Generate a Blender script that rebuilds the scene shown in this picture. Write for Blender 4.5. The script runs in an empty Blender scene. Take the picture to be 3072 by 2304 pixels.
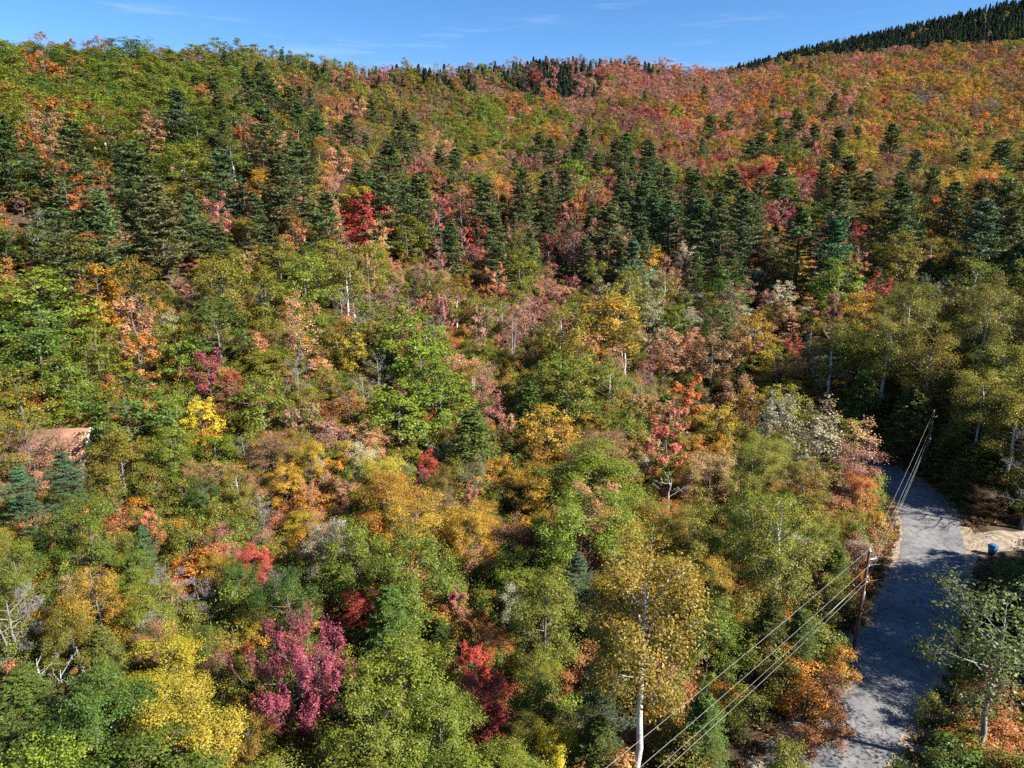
import bpy, math, random
import numpy as np
from mathutils import Vector

# ------------------------------------------------------------------ camera, sky, sun, exposure
SC = bpy.context.scene
COL = SC.collection
R_ = math.radians
CAM_H, PITCH, FPX = 35.0, R_(15.0), 700.0          # metres above the road, degrees down, focal length in 1024-px units
cam_d = bpy.data.cameras.new('camera'); cam = bpy.data.objects.new('camera', cam_d); COL.objects.link(cam)
cam.location = (0, 0, CAM_H); cam.rotation_euler = (R_(90) - PITCH, 0, 0)
cam_d.sensor_width = 36.0; cam_d.lens = FPX / 1024 * 36; cam_d.clip_start = 0.5; cam_d.clip_end = 8000
SC.camera = cam

SUN_EL, SUN_AZ = R_(37), R_(112)                    # azimuth clockwise from the view direction (+Y)
world = bpy.data.worlds.new('World'); SC.world = world; world.use_nodes = True
wn, wl = world.node_tree.nodes, world.node_tree.links
wn.clear()
out = wn.new('ShaderNodeOutputWorld'); bg = wn.new('ShaderNodeBackground')
sky = wn.new('ShaderNodeTexSky'); sky.sky_type = 'NISHITA'; sky.sun_disc = False
sky.sun_elevation = SUN_EL; sky.sun_rotation = SUN_AZ
sky.altitude = 3000; sky.air_density = 1.0; sky.dust_density = 0.0; sky.ozone_density = 3.0
hs = wn.new('ShaderNodeHueSaturation'); hs.inputs['Saturation'].default_value = 1.2; hs.inputs['Value'].default_value = 1.0
tc = wn.new('ShaderNodeTexCoord'); mp = wn.new('ShaderNodeMapping')
mp.inputs['Scale'].default_value = (2.2, 2.2, 26.0); mp.inputs['Rotation'].default_value = (0.05, 0.06, 0.4)
nz = wn.new('ShaderNodeTexNoise'); nz.inputs['Scale'].default_value = 2.0; nz.inputs['Detail'].default_value = 7; nz.inputs['Roughness'].default_value = 0.62
cr = wn.new('ShaderNodeValToRGB'); cr.color_ramp.elements[0].position = 0.55; cr.color_ramp.elements[1].position = 0.85
cr.color_ramp.elements[0].color = (0, 0, 0, 1); cr.color_ramp.elements[1].color = (0.17, 0.17, 0.17, 1)
mx = wn.new('ShaderNodeMix'); mx.data_type = 'RGBA'; mx.inputs['B'].default_value = (8.5, 9.2, 10.0, 1)
wl.new(tc.outputs['Generated'], mp.inputs['Vector']); wl.new(mp.outputs['Vector'], nz.inputs['Vector'])
wl.new(nz.outputs['Fac'], cr.inputs['Fac']); wl.new(cr.outputs['Color'], mx.inputs['Factor'])
wl.new(sky.outputs['Color'], hs.inputs['Color']); wl.new(hs.outputs['Color'], mx.inputs['A']); wl.new(mx.outputs['Result'], bg.inputs['Color'])
bg.inputs['Strength'].default_value = 0.072
wl.new(bg.outputs['Background'], out.inputs['Surface'])

sun_d = bpy.data.lights.new('sun', 'SUN'); sun = bpy.data.objects.new('sun', sun_d); COL.objects.link(sun)
sun_d.energy = 4.8; sun_d.angle = R_(0.5); sun_d.color = (1.0, 0.95, 0.86)
sdir = Vector((math.sin(SUN_AZ) * math.cos(SUN_EL), math.cos(SUN_AZ) * math.cos(SUN_EL), math.sin(SUN_EL)))
sun.rotation_euler = sdir.to_track_quat('Z', 'Y').to_euler(); sun.location = (80, -30, 90)

vs = SC.view_settings
vs.view_transform = 'Standard'; vs.look = 'None'; vs.exposure = 1.46; vs.gamma = 1.0; vs.use_curve_mapping = False
cy = SC.cycles
cy.max_bounces = 5; cy.diffuse_bounces = 3; cy.glossy_bounces = 1; cy.transmission_bounces = 3; cy.transparent_max_bounces = 4
cy.use_denoising = False
cy.caustics_reflective = False; cy.caustics_refractive = False

rnd = np.random.default_rng(7)
random.seed(7)

# ------------------------------------------------------------------ projection helpers
CP, SP = math.cos(PITCH), math.sin(PITCH)
def ray(u, v):
    a, b = (u - 512) / FPX, (384 - v) / FPX
    return np.array([a, CP + SP * b, -SP + CP * b])
def proj(x, y, z):
    dz = z - CAM_H
    zc = y * CP - dz * SP; up = y * SP + dz * CP
    return 512 + FPX * x / zc, 384 - FPX * up / zc, zc

# ------------------------------------------------------------------ terrain
# ridge line of the near hills: (direction column, row of the skyline, distance to the ridge, tree height there)
RIDGE = [(-150,30,300,12),(0,34,310,12),(60,38,320,12),(140,45,330,12),(180,43,340,12),(230,43,370,12),(280,49,400,12),(330,59,430,12),
         (370,62,470,11),(420,63,500,11),(480,62,520,11),(520,58,540,11),(545,53,540,11),(572,55,545,11),(596,59,548,10),(620,55,550,10),(640,58,550,10),(670,66,560,9),
         (710,70,580,9),(740,71,600,9),(800,60,620,9),(870,52,640,9),(940,47,650,9),(1024,41,660,9),(1180,30,660,9)]
MOUNT = [(-150,120,1000,0),(560,105,1000,0),(690,78,1000,11),(737,64,1000,11),(800,47,1000,11),(870,31,1000,11),(940,16,1000,11),(1024,-4,1000,11),(1180,-38,1000,11)]
def ridge_tab(tab):
    az, z, rr = [], [], []
    for u, v, R, th in tab:
        d = ray(u, v); hz = math.hypot(d[0], d[1])
        az.append(math.atan2(d[0], d[1])); z.append(CAM_H + R * d[2] / hz - th); rr.append(R)
    return np.array(az), np.array(z), np.array(rr)
RA, RZ, RR = ridge_tab(RIDGE)
MA, MZ, MR = ridge_tab(MOUNT)
ROAD = np.array([(5.0,8.0),(9.6,22.0),(15.2,31.5),(21.0,38.0),(26.6,43.6),(31.8,49.4),(36.2,55.0),(40.6,61.0),(44.8,67.5),(47.8,74.0),(49.2,80.0),(48.6,86.5),(45.5,94.0),(40.0,101.0),(32.0,108.0)])
def chaikin(p, n=3):
    for _ in range(n):
        q = p[:-1] * .75 + p[1:] * .25; r = p[:-1] * .25 + p[1:] * .75
        p = np.vstack([p[:1], np.stack([q, r], 1).reshape(-1, 2), p[-1:]])
    return p
ROADC = chaikin(ROAD, 2)
DRIVE = chaikin(np.array([(42.5,63.5),(47.0,66.0),(53.0,67.2),(60.0,67.5),(72.0,65.0)]), 2)
def dist_to(path, x, y):
    x = np.atleast_1d(x); y = np.atleast_1d(y)
    best = np.full(x.shape, 1e9)
    for (ax, ay), (bx, by) in zip(path[:-1], path[1:]):
        dx, dy = bx - ax, by - ay
        t = np.clip(((x - ax) * dx + (y - ay) * dy) / (dx * dx + dy * dy + 1e-9), 0, 1)
        best = np.minimum(best, np.hypot(x - ax - t * dx, y - ay - t * dy))
    return best
def sstep(a, b, x):
    t = np.clip((x - a) / (b - a), 0, 1); return t * t * (3 - 2 * t)
def terrain(x, y):
    x = np.atleast_1d(np.asarray(x, float)); y = np.atleast_1d(np.asarray(y, float))
    r = np.hypot(x, y); az = np.arctan2(x, y)
    zr = np.interp(az, RA, RZ); R = np.interp(az, RA, RR)
    zm = np.interp(az, MA, MZ)
    wl_ = 1 - sstep(R_(-24), R_(2), az)
    stops = [0, 45, 80, 120, 190]
    zl = np.interp(r, stops, [0, .5, 5, 16, 40]); zc = np.interp(r, stops, [0, 0, 1.2, 6, 21])
    base = zl * wl_ + zc * (1 - wl_)
    b190 = 40 * wl_ + 21 * (1 - wl_)
    f = np.clip((r - 190) / (R - 190), 0, 1)
    up = b190 + (zr - b190) * (f - .10 * np.sin(math.pi * f))
    z = np.where(r < 190, base, up)
    back = np.where(r > R, zr - (r - R) * .16, z)
    fm = np.clip((r - R - 40) / np.maximum(1000 - R - 40, 1), 0, 1)
    mt = (zr - 12) + (zm - zr + 12) * fm
    mt = np.where(r > 1000, zm - (r - 1000) * .2, mt)
    z = np.where(r > R, np.maximum(back, np.where(fm > 0, mt, -1e3)), z)
    z = np.maximum(z, -40)
    amp = sstep(60, 160, r) * (1 - .55 * sstep(240, 420, r))
    z = z + amp * (1.3 * np.sin(x * .071 + 1.3) * np.sin(y * .063 + .4) + .8 * np.sin(x * .151 - y * .117) + .5 * np.sin(y * .23 + x * .19))
    front = sstep(R_(75), R_(110), np.abs(az)); z = z * (1 - front)
    d = np.minimum(dist_to(ROADC, x, y), dist_to(DRIVE, x, y))
    return z * sstep(7, 20, d)
def H1(x, y): return float(terrain(x, y)[0])

# ------------------------------------------------------------------ mesh and material helpers
def new_mesh(name, verts, faces_n, attrs=None, mats=(), mat_idx=None, smooth=False):
    """verts (n,3); faces_n: list of (k, index array (m,k))"""
    me = bpy.data.meshes.new(name)
    verts = np.asarray(verts, np.float32)
    me.vertices.add(len(verts)); me.vertices.foreach_set('co', verts.ravel())
    loops = np.concatenate([f.ravel() for k, f in faces_n]).astype(np.int32)
    tot = np.concatenate([np.full(len(f), k, np.int32) for k, f in faces_n])
    start = np.concatenate([[0], np.cumsum(tot)[:-1]]).astype(np.int32)
    me.loops.add(len(loops)); me.loops.foreach_set('vertex_index', loops)
    me.polygons.add(len(tot)); me.polygons.foreach_set('loop_start', start); me.polygons.foreach_set('loop_total', tot)
    for m in mats: me.materials.append(m)
    if mat_idx is not None: me.polygons.foreach_set('material_index', np.asarray(mat_idx, np.int32))
    if smooth: me.polygons.foreach_set('use_smooth', np.ones(len(tot), bool))
    for n, a in (attrs or {}).items():
        at = me.attributes.new(n, 'FLOAT', 'FACE'); at.data.foreach_set('value', np.asarray(a, np.float32))
    me.update(calc_edges=True)
    return me
def link(name, me, parent=None):
    o = bpy.data.objects.new(name, me); COL.objects.link(o)
    if parent is not None: o.parent = parent
    return o
def empty(name, loc, rz=0.0):
    o = bpy.data.objects.new(name, None); COL.objects.link(o); o.location = loc; o.rotation_euler = (0, 0, rz); o.empty_display_size = .3
    return o
def tag(o, label=None, cat=None, group=None, kind=None):
    if label: o['label'] = label
    if cat: o['category'] = cat
    if group: o['group'] = group
    if kind: o['kind'] = kind
    return o
def mat(name):
    m = bpy.data.materials.new(name); m.use_nodes = True; n = m.node_tree.nodes
    return m, n, m.node_tree.links, n['Principled BSDF'], n['Material Output']
def noise_mat(name, c1, c2, scale=1.0, rough=.85, detail=6, bump=0.0, spec=.2, stretch=None, c3=None, p=(.35, .65)):
    m, n, l, b, o = mat(name)
    t = n.new('ShaderNodeTexCoord'); mpg = n.new('ShaderNodeMapping'); z = n.new('ShaderNodeTexNoise'); r = n.new('ShaderNodeValToRGB')
    mpg.inputs['Scale'].default_value = stretch or (1, 1, 1)
    z.inputs['Scale'].default_value = scale; z.inputs['Detail'].default_value = detail; z.inputs['Roughness'].default_value = .65
    e = r.color_ramp.elements; e[0].position, e[1].position = p; e[0].color = (*c1, 1); e[1].color = (*c2, 1)
    if c3: k = e.new(.5 * (p[0] + p[1])); k.color = (*c3, 1)
    l.new(t.outputs['Object'], mpg.inputs['Vector']); l.new(mpg.outputs['Vector'], z.inputs['Vector'])
    l.new(z.outputs['Fac'], r.inputs['Fac']); l.new(r.outputs['Color'], b.inputs['Base Color'])
    b.inputs['Roughness'].default_value = rough; b.inputs['Specular IOR Level'].default_value = spec
    if bump:
        bp = n.new('ShaderNodeBump'); bp.inputs['Strength'].default_value = bump; bp.inputs['Distance'].default_value = .05
        l.new(z.outputs['Fac'], bp.inputs['Height']); l.new(bp.outputs['Normal'], b.inputs['Normal'])
    return m
def leaf_mat(name, trans=.3, rough=.5, spec=.3):
    m, n, l, b, o = mat(name)
    a1 = n.new('ShaderNodeAttribute'); a1.attribute_type = 'INSTANCER'; a1.attribute_name = 'tint'
    a2 = n.new('ShaderNodeAttribute'); a2.attribute_type = 'INSTANCER'; a2.attribute_name = 'tint2'
    lv = n.new('ShaderNodeAttribute'); lv.attribute_type = 'GEOMETRY'; lv.attribute_name = 'lv'
    lw = n.new('ShaderNodeAttribute'); lw.attribute_type = 'GEOMETRY'; lw.attribute_name = 'lw'
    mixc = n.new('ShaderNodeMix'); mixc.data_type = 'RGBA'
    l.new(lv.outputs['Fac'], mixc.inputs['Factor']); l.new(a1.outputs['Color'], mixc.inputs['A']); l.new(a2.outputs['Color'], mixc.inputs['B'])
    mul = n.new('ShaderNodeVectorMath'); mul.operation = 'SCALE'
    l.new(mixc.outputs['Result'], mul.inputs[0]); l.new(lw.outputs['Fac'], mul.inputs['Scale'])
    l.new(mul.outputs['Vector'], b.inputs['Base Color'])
    b.inputs['Roughness'].default_value = rough; b.inputs['Specular IOR Level'].default_value = spec
    tr = n.new('ShaderNodeBsdfTranslucent'); l.new(mul.outputs['Vector'], tr.inputs['Color'])
    ms = n.new('ShaderNodeMixShader'); ms.inputs['Fac'].default_value = trans
    l.new(b.outputs['BSDF'], ms.inputs[1]); l.new(tr.outputs['BSDF'], ms.inputs[2]); l.new(ms.outputs['Shader'], o.inputs['Surface'])
    return m
M_LEAF = leaf_mat('leaf', .32, .48, .35)
M_NEEDLE = leaf_mat('needle', .12, .55, .25)
M_BARK = noise_mat('bark_grey', (.07, .062, .055), (.20, .185, .17), 3.0, .9, stretch=(1, 1, .25))
M_TRUNKP = noise_mat('bark_pale', (.16, .15, .14), (.36, .34, .32), 3.0, .9, stretch=(1, 1, .25))
M_BARKP = noise_mat('bark_brown', (.05, .04, .033), (.15, .12, .10), 3.0, .9, stretch=(1, 1, .25))
M_BIRCH = noise_mat('bark_birch', (.13, .12, .11), (.60, .58, .55), 2.2, .75, stretch=(1.2, 1.2, 2.6), p=(.30, .46))
M_TWIG = noise_mat('birch_limb', (.12, .11, .10), (.42, .40, .37), 2.0, .8, stretch=(1, 1, .4))
M_SNAG = noise_mat('bark_bleached', (.26, .245, .23), (.56, .54, .51), 2.0, .8, stretch=(1, 1, .4))
M_DEAD = noise_mat('bark_dead', (.13, .12, .118), (.33, .305, .30), 2.0, .8, stretch=(1, 1, .4))
M_FLOOR = noise_mat('forest_floor', (.035, .026, .016), (.13, .085, .045), .5, .95, detail=9, bump=.4, c3=(.075, .05, .028))
M_ASPH = noise_mat('asphalt', (.135, .135, .142), (.235, .233, .233), 1.3, .85, detail=10, bump=.15, c3=(.185, .185, .19))
def asphalt_detail(m):
    n, l = m.node_tree.nodes, m.node_tree.links; b = n['Principled BSDF']; src = b.inputs['Base Color'].links[0].from_socket
    t = n.new('ShaderNodeTexCoord'); big = n.new('ShaderNodeTexNoise'); big.inputs['Scale'].default_value = .22; big.inputs['Detail'].default_value = 4
    vo = n.new('ShaderNodeTexVoronoi'); vo.feature = 'DISTANCE_TO_EDGE'; vo.inputs['Scale'].default_value = .34
    wob = n.new('ShaderNodeTexNoise'); wob.inputs['Scale'].default_value = 1.1; wob.inputs['Detail'].default_value = 5
    add = n.new('ShaderNodeVectorMath'); add.operation = 'MULTIPLY_ADD'; add.inputs[1].default_value = (1.4, 1.4, 1.4)
    l.new(t.outputs['Object'], wob.inputs['Vector']); l.new(wob.outputs['Color'], add.inputs[0]); l.new(t.outputs['Object'], add.inputs[2]); l.new(add.outputs['Vector'], vo.inputs['Vector'])
    r1 = n.new('ShaderNodeValToRGB'); e = r1.color_ramp.elements; e[0].position = .006; e[0].color = (.45, .45, .45, 1); e[1].position = .018; e[1].color = (1, 1, 1, 1)
    r2 = n.new('ShaderNodeValToRGB'); e = r2.color_ramp.elements; e[0].position = .38; e[0].color = (.78, .78, .79, 1); e[1].position = .62; e[1].color = (1.12, 1.1, 1.06, 1)
    l.new(t.outputs['Object'], big.inputs['Vector']); l.new(big.outputs['Fac'], r2.inputs['Fac']); l.new(vo.outputs['Distance'], r1.inputs['Fac'])
    m1 = n.new('ShaderNodeMix'); m1.data_type = 'RGBA'; m1.blend_type = 'MULTIPLY'; m1.inputs['Factor'].default_value = 1
    m2 = n.new('ShaderNodeMix'); m2.data_type = 'RGBA'; m2.blend_type = 'MULTIPLY'; m2.inputs['Factor'].default_value = 1
    l.new(src, m1.inputs['A']); l.new(r1.outputs['Color'], m1.inputs['B']); l.new(m1.outputs['Result'], m2.inputs['A']); l.new(r2.outputs['Color'], m2.inputs['B']); l.new(m2.outputs['Result'], b.inputs['Base Color'])
asphalt_detail(M_ASPH)
M_GRAVEL = noise_mat('gravel', (.17, .135, .10), (.40, .33, .25), 1.1, .95, detail=10, bump=.5, c3=(.30, .24, .18))
M_WOOD = noise_mat('pole_wood', (.09, .055, .04), (.22, .13, .095), 4.0, .9, stretch=(1, 1, .1))
M_WIRE = noise_mat('wire', (.27, .27, .26), (.38, .37, .35), 2.0, .45, spec=.5)
M_PORC = noise_mat('porcelain', (.62, .60, .56), (.75, .73, .7), 9.0, .3, spec=.5)
M_METAL = noise_mat('galvanised', (.34, .34, .35), (.55, .55, .55), 9.0, .5, spec=.5)
M_ROOF = noise_mat('roof_rust', (.30, .14, .10), (.44, .235, .175), 1.6, .7, detail=8)
M_WALLC = noise_mat('cabin_wall', (.20, .15, .12), (.33, .26, .21), 2.0, .85, stretch=(1, 1, .2))
M_TRIM = noise_mat('white_trim', (.62, .61, .58), (.78, .77, .74), 5.0, .6)
M_DARK = noise_mat('dark_glass', (.02, .025, .03), (.05, .055, .06), 2.0, .15, spec=.6)
M_BLUE = noise_mat('blue_plastic', (.03, .11, .26), (.05, .16, .36), 3.0, .45, spec=.4)
M_BLACK = noise_mat('black_plastic', (.015, .015, .017), (.035, .035, .04), 5.0, .5)

def unit(a): return a / (np.linalg.norm(a, axis=-1, keepdims=True) + 1e-9)

class Tubes:
    def __init__(s): s.v, s.f, s.n = [], [], 0
    def add(s, P, Rad, sides=4):
        """P (B,n,3), Rad (B,n)"""
        P = np.asarray(P, float); Rad = np.asarray(Rad, float)
        if P.ndim == 2: P, Rad = P[None], Rad[None]
        B, n, _ = P.shape
        T = np.gradient(P, axis=1); T = unit(T)
        ref = np.where(np.abs(T[..., 2:3]) > .9, np.array([1., .13, .05]), np.array([.03, .11, 1.]))
        A = unit(np.cross(T, ref)); Bv = np.cross(T, A)
        ang = np.arange(sides) / sides * 2 * math.pi
        ring = P[:, :, None] + Rad[:, :, None, None] * (np.cos(ang)[:, None] * A[:, :, None] + np.sin(ang)[:, None] * Bv[:, :, None])
        idx = np.arange(B * n * sides).reshape(B, n, sides) + s.n
        a = idx[:, :-1]; b = idx[:, 1:]
        q = np.stack([a, np.roll(a, -1, 2), np.roll(b, -1, 2), b], -1).reshape(-1, 4)
        s.v.append(ring.reshape(-1, 3)); s.f.append(q); s.n += B * n * sides
    def arrays(s): return np.concatenate(s.v), np.concatenate(s.f)
    def mesh(s, name, m): v, f = s.arrays(); return new_mesh(name, v, [(4, f)], mats=[m], smooth=True)

def bez(A, C, B, n):
    t = np.linspace(0, 1, n)[:, None]
    return ((1 - t) ** 2) * A[..., None, :] + 2 * t * (1 - t) * C[..., None, :] + t * t * B[..., None, :]

def leaves(pos, normal, axis, L, W):
    """rhombic leaf blades; returns verts, quads"""
    b = unit(np.cross(normal, axis))
    a = unit(axis - normal * np.sum(axis * normal, -1, keepdims=True))
    L = np.asarray(L).reshape(-1, 1) if np.ndim(L) else L
    W = np.asarray(W).reshape(-1, 1) if np.ndim(W) else W
    v = np.stack([pos - a * L * .5, pos + b * W * .5 + a * L * .06 + normal * W * .12, pos + a * L * .5, pos - b * W * .5 + a * L * .06 + normal * W * .12], 1).reshape(-1, 3)
    return v, np.arange(len(pos) * 4).reshape(-1, 4)

PROF = {
 'round': lambda t: np.sqrt(np.clip(1 - ((t - .42) / .62) ** 2, 0, 1)),
 'dome':  lambda t: np.sqrt(np.clip(1 - ((t - .30) / .74) ** 2, 0, 1)),
 'oval':  lambda t: np.sqrt(np.clip(1 - ((t - .45) / .60) ** 2, 0, 1)) * (1 - .25 * t),
 'vase':  lambda t: np.clip(.35 + 1.0 * t, 0, 1) * np.sqrt(np.clip(1 - ((t - .5) / .62) ** 2, .0, 1)) ,
 'cone':  lambda t: np.clip(1.05 - t, 0, 1) ** .7 * np.clip(t * 6 + .5, 0, 1)}

def broadleaf(seed, H, R, cb=.3, prof='round', nl=14, ns=7, nt=4, k=30, ls=.2, flat=.5, rc=.12, up=.25, shoot=0., bark=M_BARK, fine=True, multi=1, lean=.0, spray=.9):
    """one broadleaf tree: returns (wood mesh, limb mesh, leaf mesh or None)"""
    g = np.random.default_rng(seed); pf = PROF[prof]
    tw, tb = Tubes(), Tubes()
    topz = H * .9
    tz = np.linspace(0, 1, 8)
    offx = np.cumsum(g.normal(0, 1, (8, 2)), 0) * H * .008; offx -= offx[0]
    ld = g.uniform(0, 6.28); offx += (tz ** 1.5)[:, None] * lean * H * np.array([math.cos(ld), math.sin(ld)])
    trunk = np.column_stack([offx, tz * topz])
    r0 = .06 + H * .0105
    tr = r0 * (1 - tz) ** .75 + .025; tr[0] *= 1.35
    tw.add(trunk, tr, 7)
    for mlt in range(multi - 1):
        a = g.uniform(0, 6.28); e = np.array([math.cos(a) * R * .5, math.sin(a) * R * .5, H * g.uniform(.7, .88)])
        c = np.array([math.cos(a) * R * .25, math.sin(a) * R * .25, H * .35])
        tw.add(bez(np.array([0, 0, .05]), c, e, 8), (r0 * .75) * (1 - tz) ** .75 + .02, 6)
    def trunk_at(z): return np.column_stack([np.interp(z, trunk[:, 2], trunk[:, 0]), np.interp(z, trunk[:, 2], trunk[:, 1]), z])
    i = np.arange(nl); f = (i + .5) / nl
    zs = H * (cb * .85 + (.84 - cb * .85) * f ** .9)
    az = i * 2.39996 + g.normal(0, .35, nl)
    te = np.clip(f * .98 + g.normal(0, .06, nl), .03, 1.0)
    ze = H * (cb + (1 - cb) * te); ze = np.maximum(ze, zs + H * .02)
    rr = R * pf(te) * g.uniform(.80, 1.06, nl)
    S = trunk_at(zs); rad = np.column_stack([np.cos(az), np.sin(az), 0 * az])
    E = trunk_at(np.minimum(ze, topz)); E[:, 2] = ze; E = E + rad * rr[:, None]
    Ln = np.linalg.norm(E - S, axis=1, keepdims=True)
    C = .5 * (S + E) + rad * Ln * .12 * (1 - up) - np.array([0, 0, 1]) * Ln * (.16 * (1 - up) - .05)
    LP = bez(S, C, E, 7)
    lr = np.clip(.0125 * Ln + .010, .018, r0 * .5); tt = np.linspace(0, 1, 7)
    tb.add(LP, lr * (1 - tt) ** .8 + .008, 5)
    # second order
    s = g.uniform(.3, 1.0, (nl, ns)); s[:, 0] = 1.0
    fi = s * 6; i0 = np.clip(fi.astype(int), 0, 5); fr = (fi - i0)[..., None]
    li = np.arange(nl)[:, None]
    SB = LP[li, i0] * (1 - fr) + LP[li, i0 + 1] * fr
    tan = unit(LP[li, i0 + 1] - LP[li, i0])
    rv = unit(g.normal(0, 1, (nl, ns, 3)))
    outw = unit(SB - np.array([0, 0, H * (cb + .25 * (1 - cb))]))
    dr = unit(tan * .55 + rv * (.85 - .5 * shoot) + outw * .35 + np.array([0, 0, 1]) * (up + shoot * 1.3))
    Lb = R * g.uniform(.22, .48, (nl, ns, 1)) * (1.15 - .35 * s[..., None]) * (1 + .5 * shoot)
    EB = SB + dr * Lb
    CB = .5 * (SB + EB) + unit(np.cross(dr, rv)) * Lb * .12 + np.array([0, 0, -1]) * Lb * .06 * (1 + 2 * shoot)
    BP = bez(SB.reshape(-1, 3), CB.reshape(-1, 3), EB.reshape(-1, 3), 4)
    t4 = np.linspace(0, 1, 4)
    tb.add(BP, (.010 + .006 * Lb.reshape(-1, 1)) * (1 - t4) + .005, 4)
    # third order
    nb = len(BP)
    s3 = g.uniform(.35, 1.0, (nb, nt)); s3[:, 0] = 1.0
    fi = s3 * 3; i0 = np.clip(fi.astype(int), 0, 2); fr = (fi - i0)[..., None]; bi = np.arange(nb)[:, None]
    S3 = BP[bi, i0] * (1 - fr) + BP[bi, i0 + 1] * fr
    d3 = unit(unit(BP[bi, i0 + 1] - BP[bi, i0]) * .5 + unit(g.normal(0, 1, (nb, nt, 3))) * (spray - .35 * shoot) + np.array([0, 0, 1]) * (up * .6 + shoot))
    L3 = R * g.uniform(.10, .22, (nb, nt, 1)) * (1 + .6 * shoot)
    E3 = S3 + d3 * L3
    TW = bez(S3.reshape(-1, 3), (.5 * (S3 + E3)).reshape(-1, 3), E3.reshape(-1, 3), 2)
    if fine: tb.add(TW, np.tile([.010, .004], (len(TW), 1)), 3)
    if k == 0:                                       # bare: a fourth order of fine twigs
        m4 = 4; TS = TW[:, 0][:, None] * .4 + TW[:, 1][:, None] * .6
        d4 = unit(d3.reshape(-1, 1, 3) * .6 + unit(g.normal(0, 1, (len(TW), m4, 3))) * .8 + np.array([0, 0, .35]))
        E4 = TS + d4 * R * g.uniform(.06, .15, (len(TW), m4, 1))
        P4 = np.stack([np.broadcast_to(TS, E4.shape), E4], 2).reshape(-1, 2, 3)
        tb.add(P4, np.tile([.013, .006], (len(P4), 1)), 3)
        return tw.mesh('trunk', bark), tb.mesh('branches', bark), None
    # leaf clumps
    if shoot > 0:
        tpos = g.uniform(.1, 1.05, (len(TW), k, 1)); base = TW[:, None, 0] * (1 - tpos) + TW[:, None, 1] * tpos
        sp = g.normal(0, 1, (len(TW), k, 3)) * R * rc * .45 * (1.1 - .6 * tpos)
        P = base + sp; cc = base
    else:
        cc = np.broadcast_to(TW[:, None, 1], (len(TW), k, 3))
        rcs = R * rc * g.uniform(.65, 1.35, (len(TW), 1, 1))
        P = cc + g.normal(0, 1, (len(TW), k, 3)) * rcs * np.array([1, 1, flat])
    cv = np.repeat(g.uniform(0, 1, len(TW)), k); cw = np.repeat(g.normal(1, .10, len(TW)), k)
    P = P.reshape(-1, 3); cc = cc.reshape(-1, 3)
    keep = (P[:, 2] > H * cb * .55); P, cc, cv, cw = P[keep], cc[keep], cv[keep], cw[keep]
    o = unit(P - np.array([0, 0, H * (cb + .35 * (1 - cb))])); loc = unit(P - cc)
    nn = unit(.50 * o + .42 * loc + np.array([0, 0, .50]) + g.normal(0, .40, P.shape))
    v, q = leaves(P, nn, g.normal(0, 1, P.shape), ls * g.uniform(.5, 1.5, len(P)), ls * .72 * g.uniform(.55, 1.4, len(P)))
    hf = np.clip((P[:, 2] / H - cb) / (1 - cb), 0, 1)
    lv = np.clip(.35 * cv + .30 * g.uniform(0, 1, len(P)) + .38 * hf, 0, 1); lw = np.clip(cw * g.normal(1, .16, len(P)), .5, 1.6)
    return tw.mesh('trunk', bark), tb.mesh('branches', M_TWIG if bark is M_BIRCH else bark), new_mesh('foliage', v, [(4, q)], {'lv': lv, 'lw': lw}, [M_LEAF])

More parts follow.
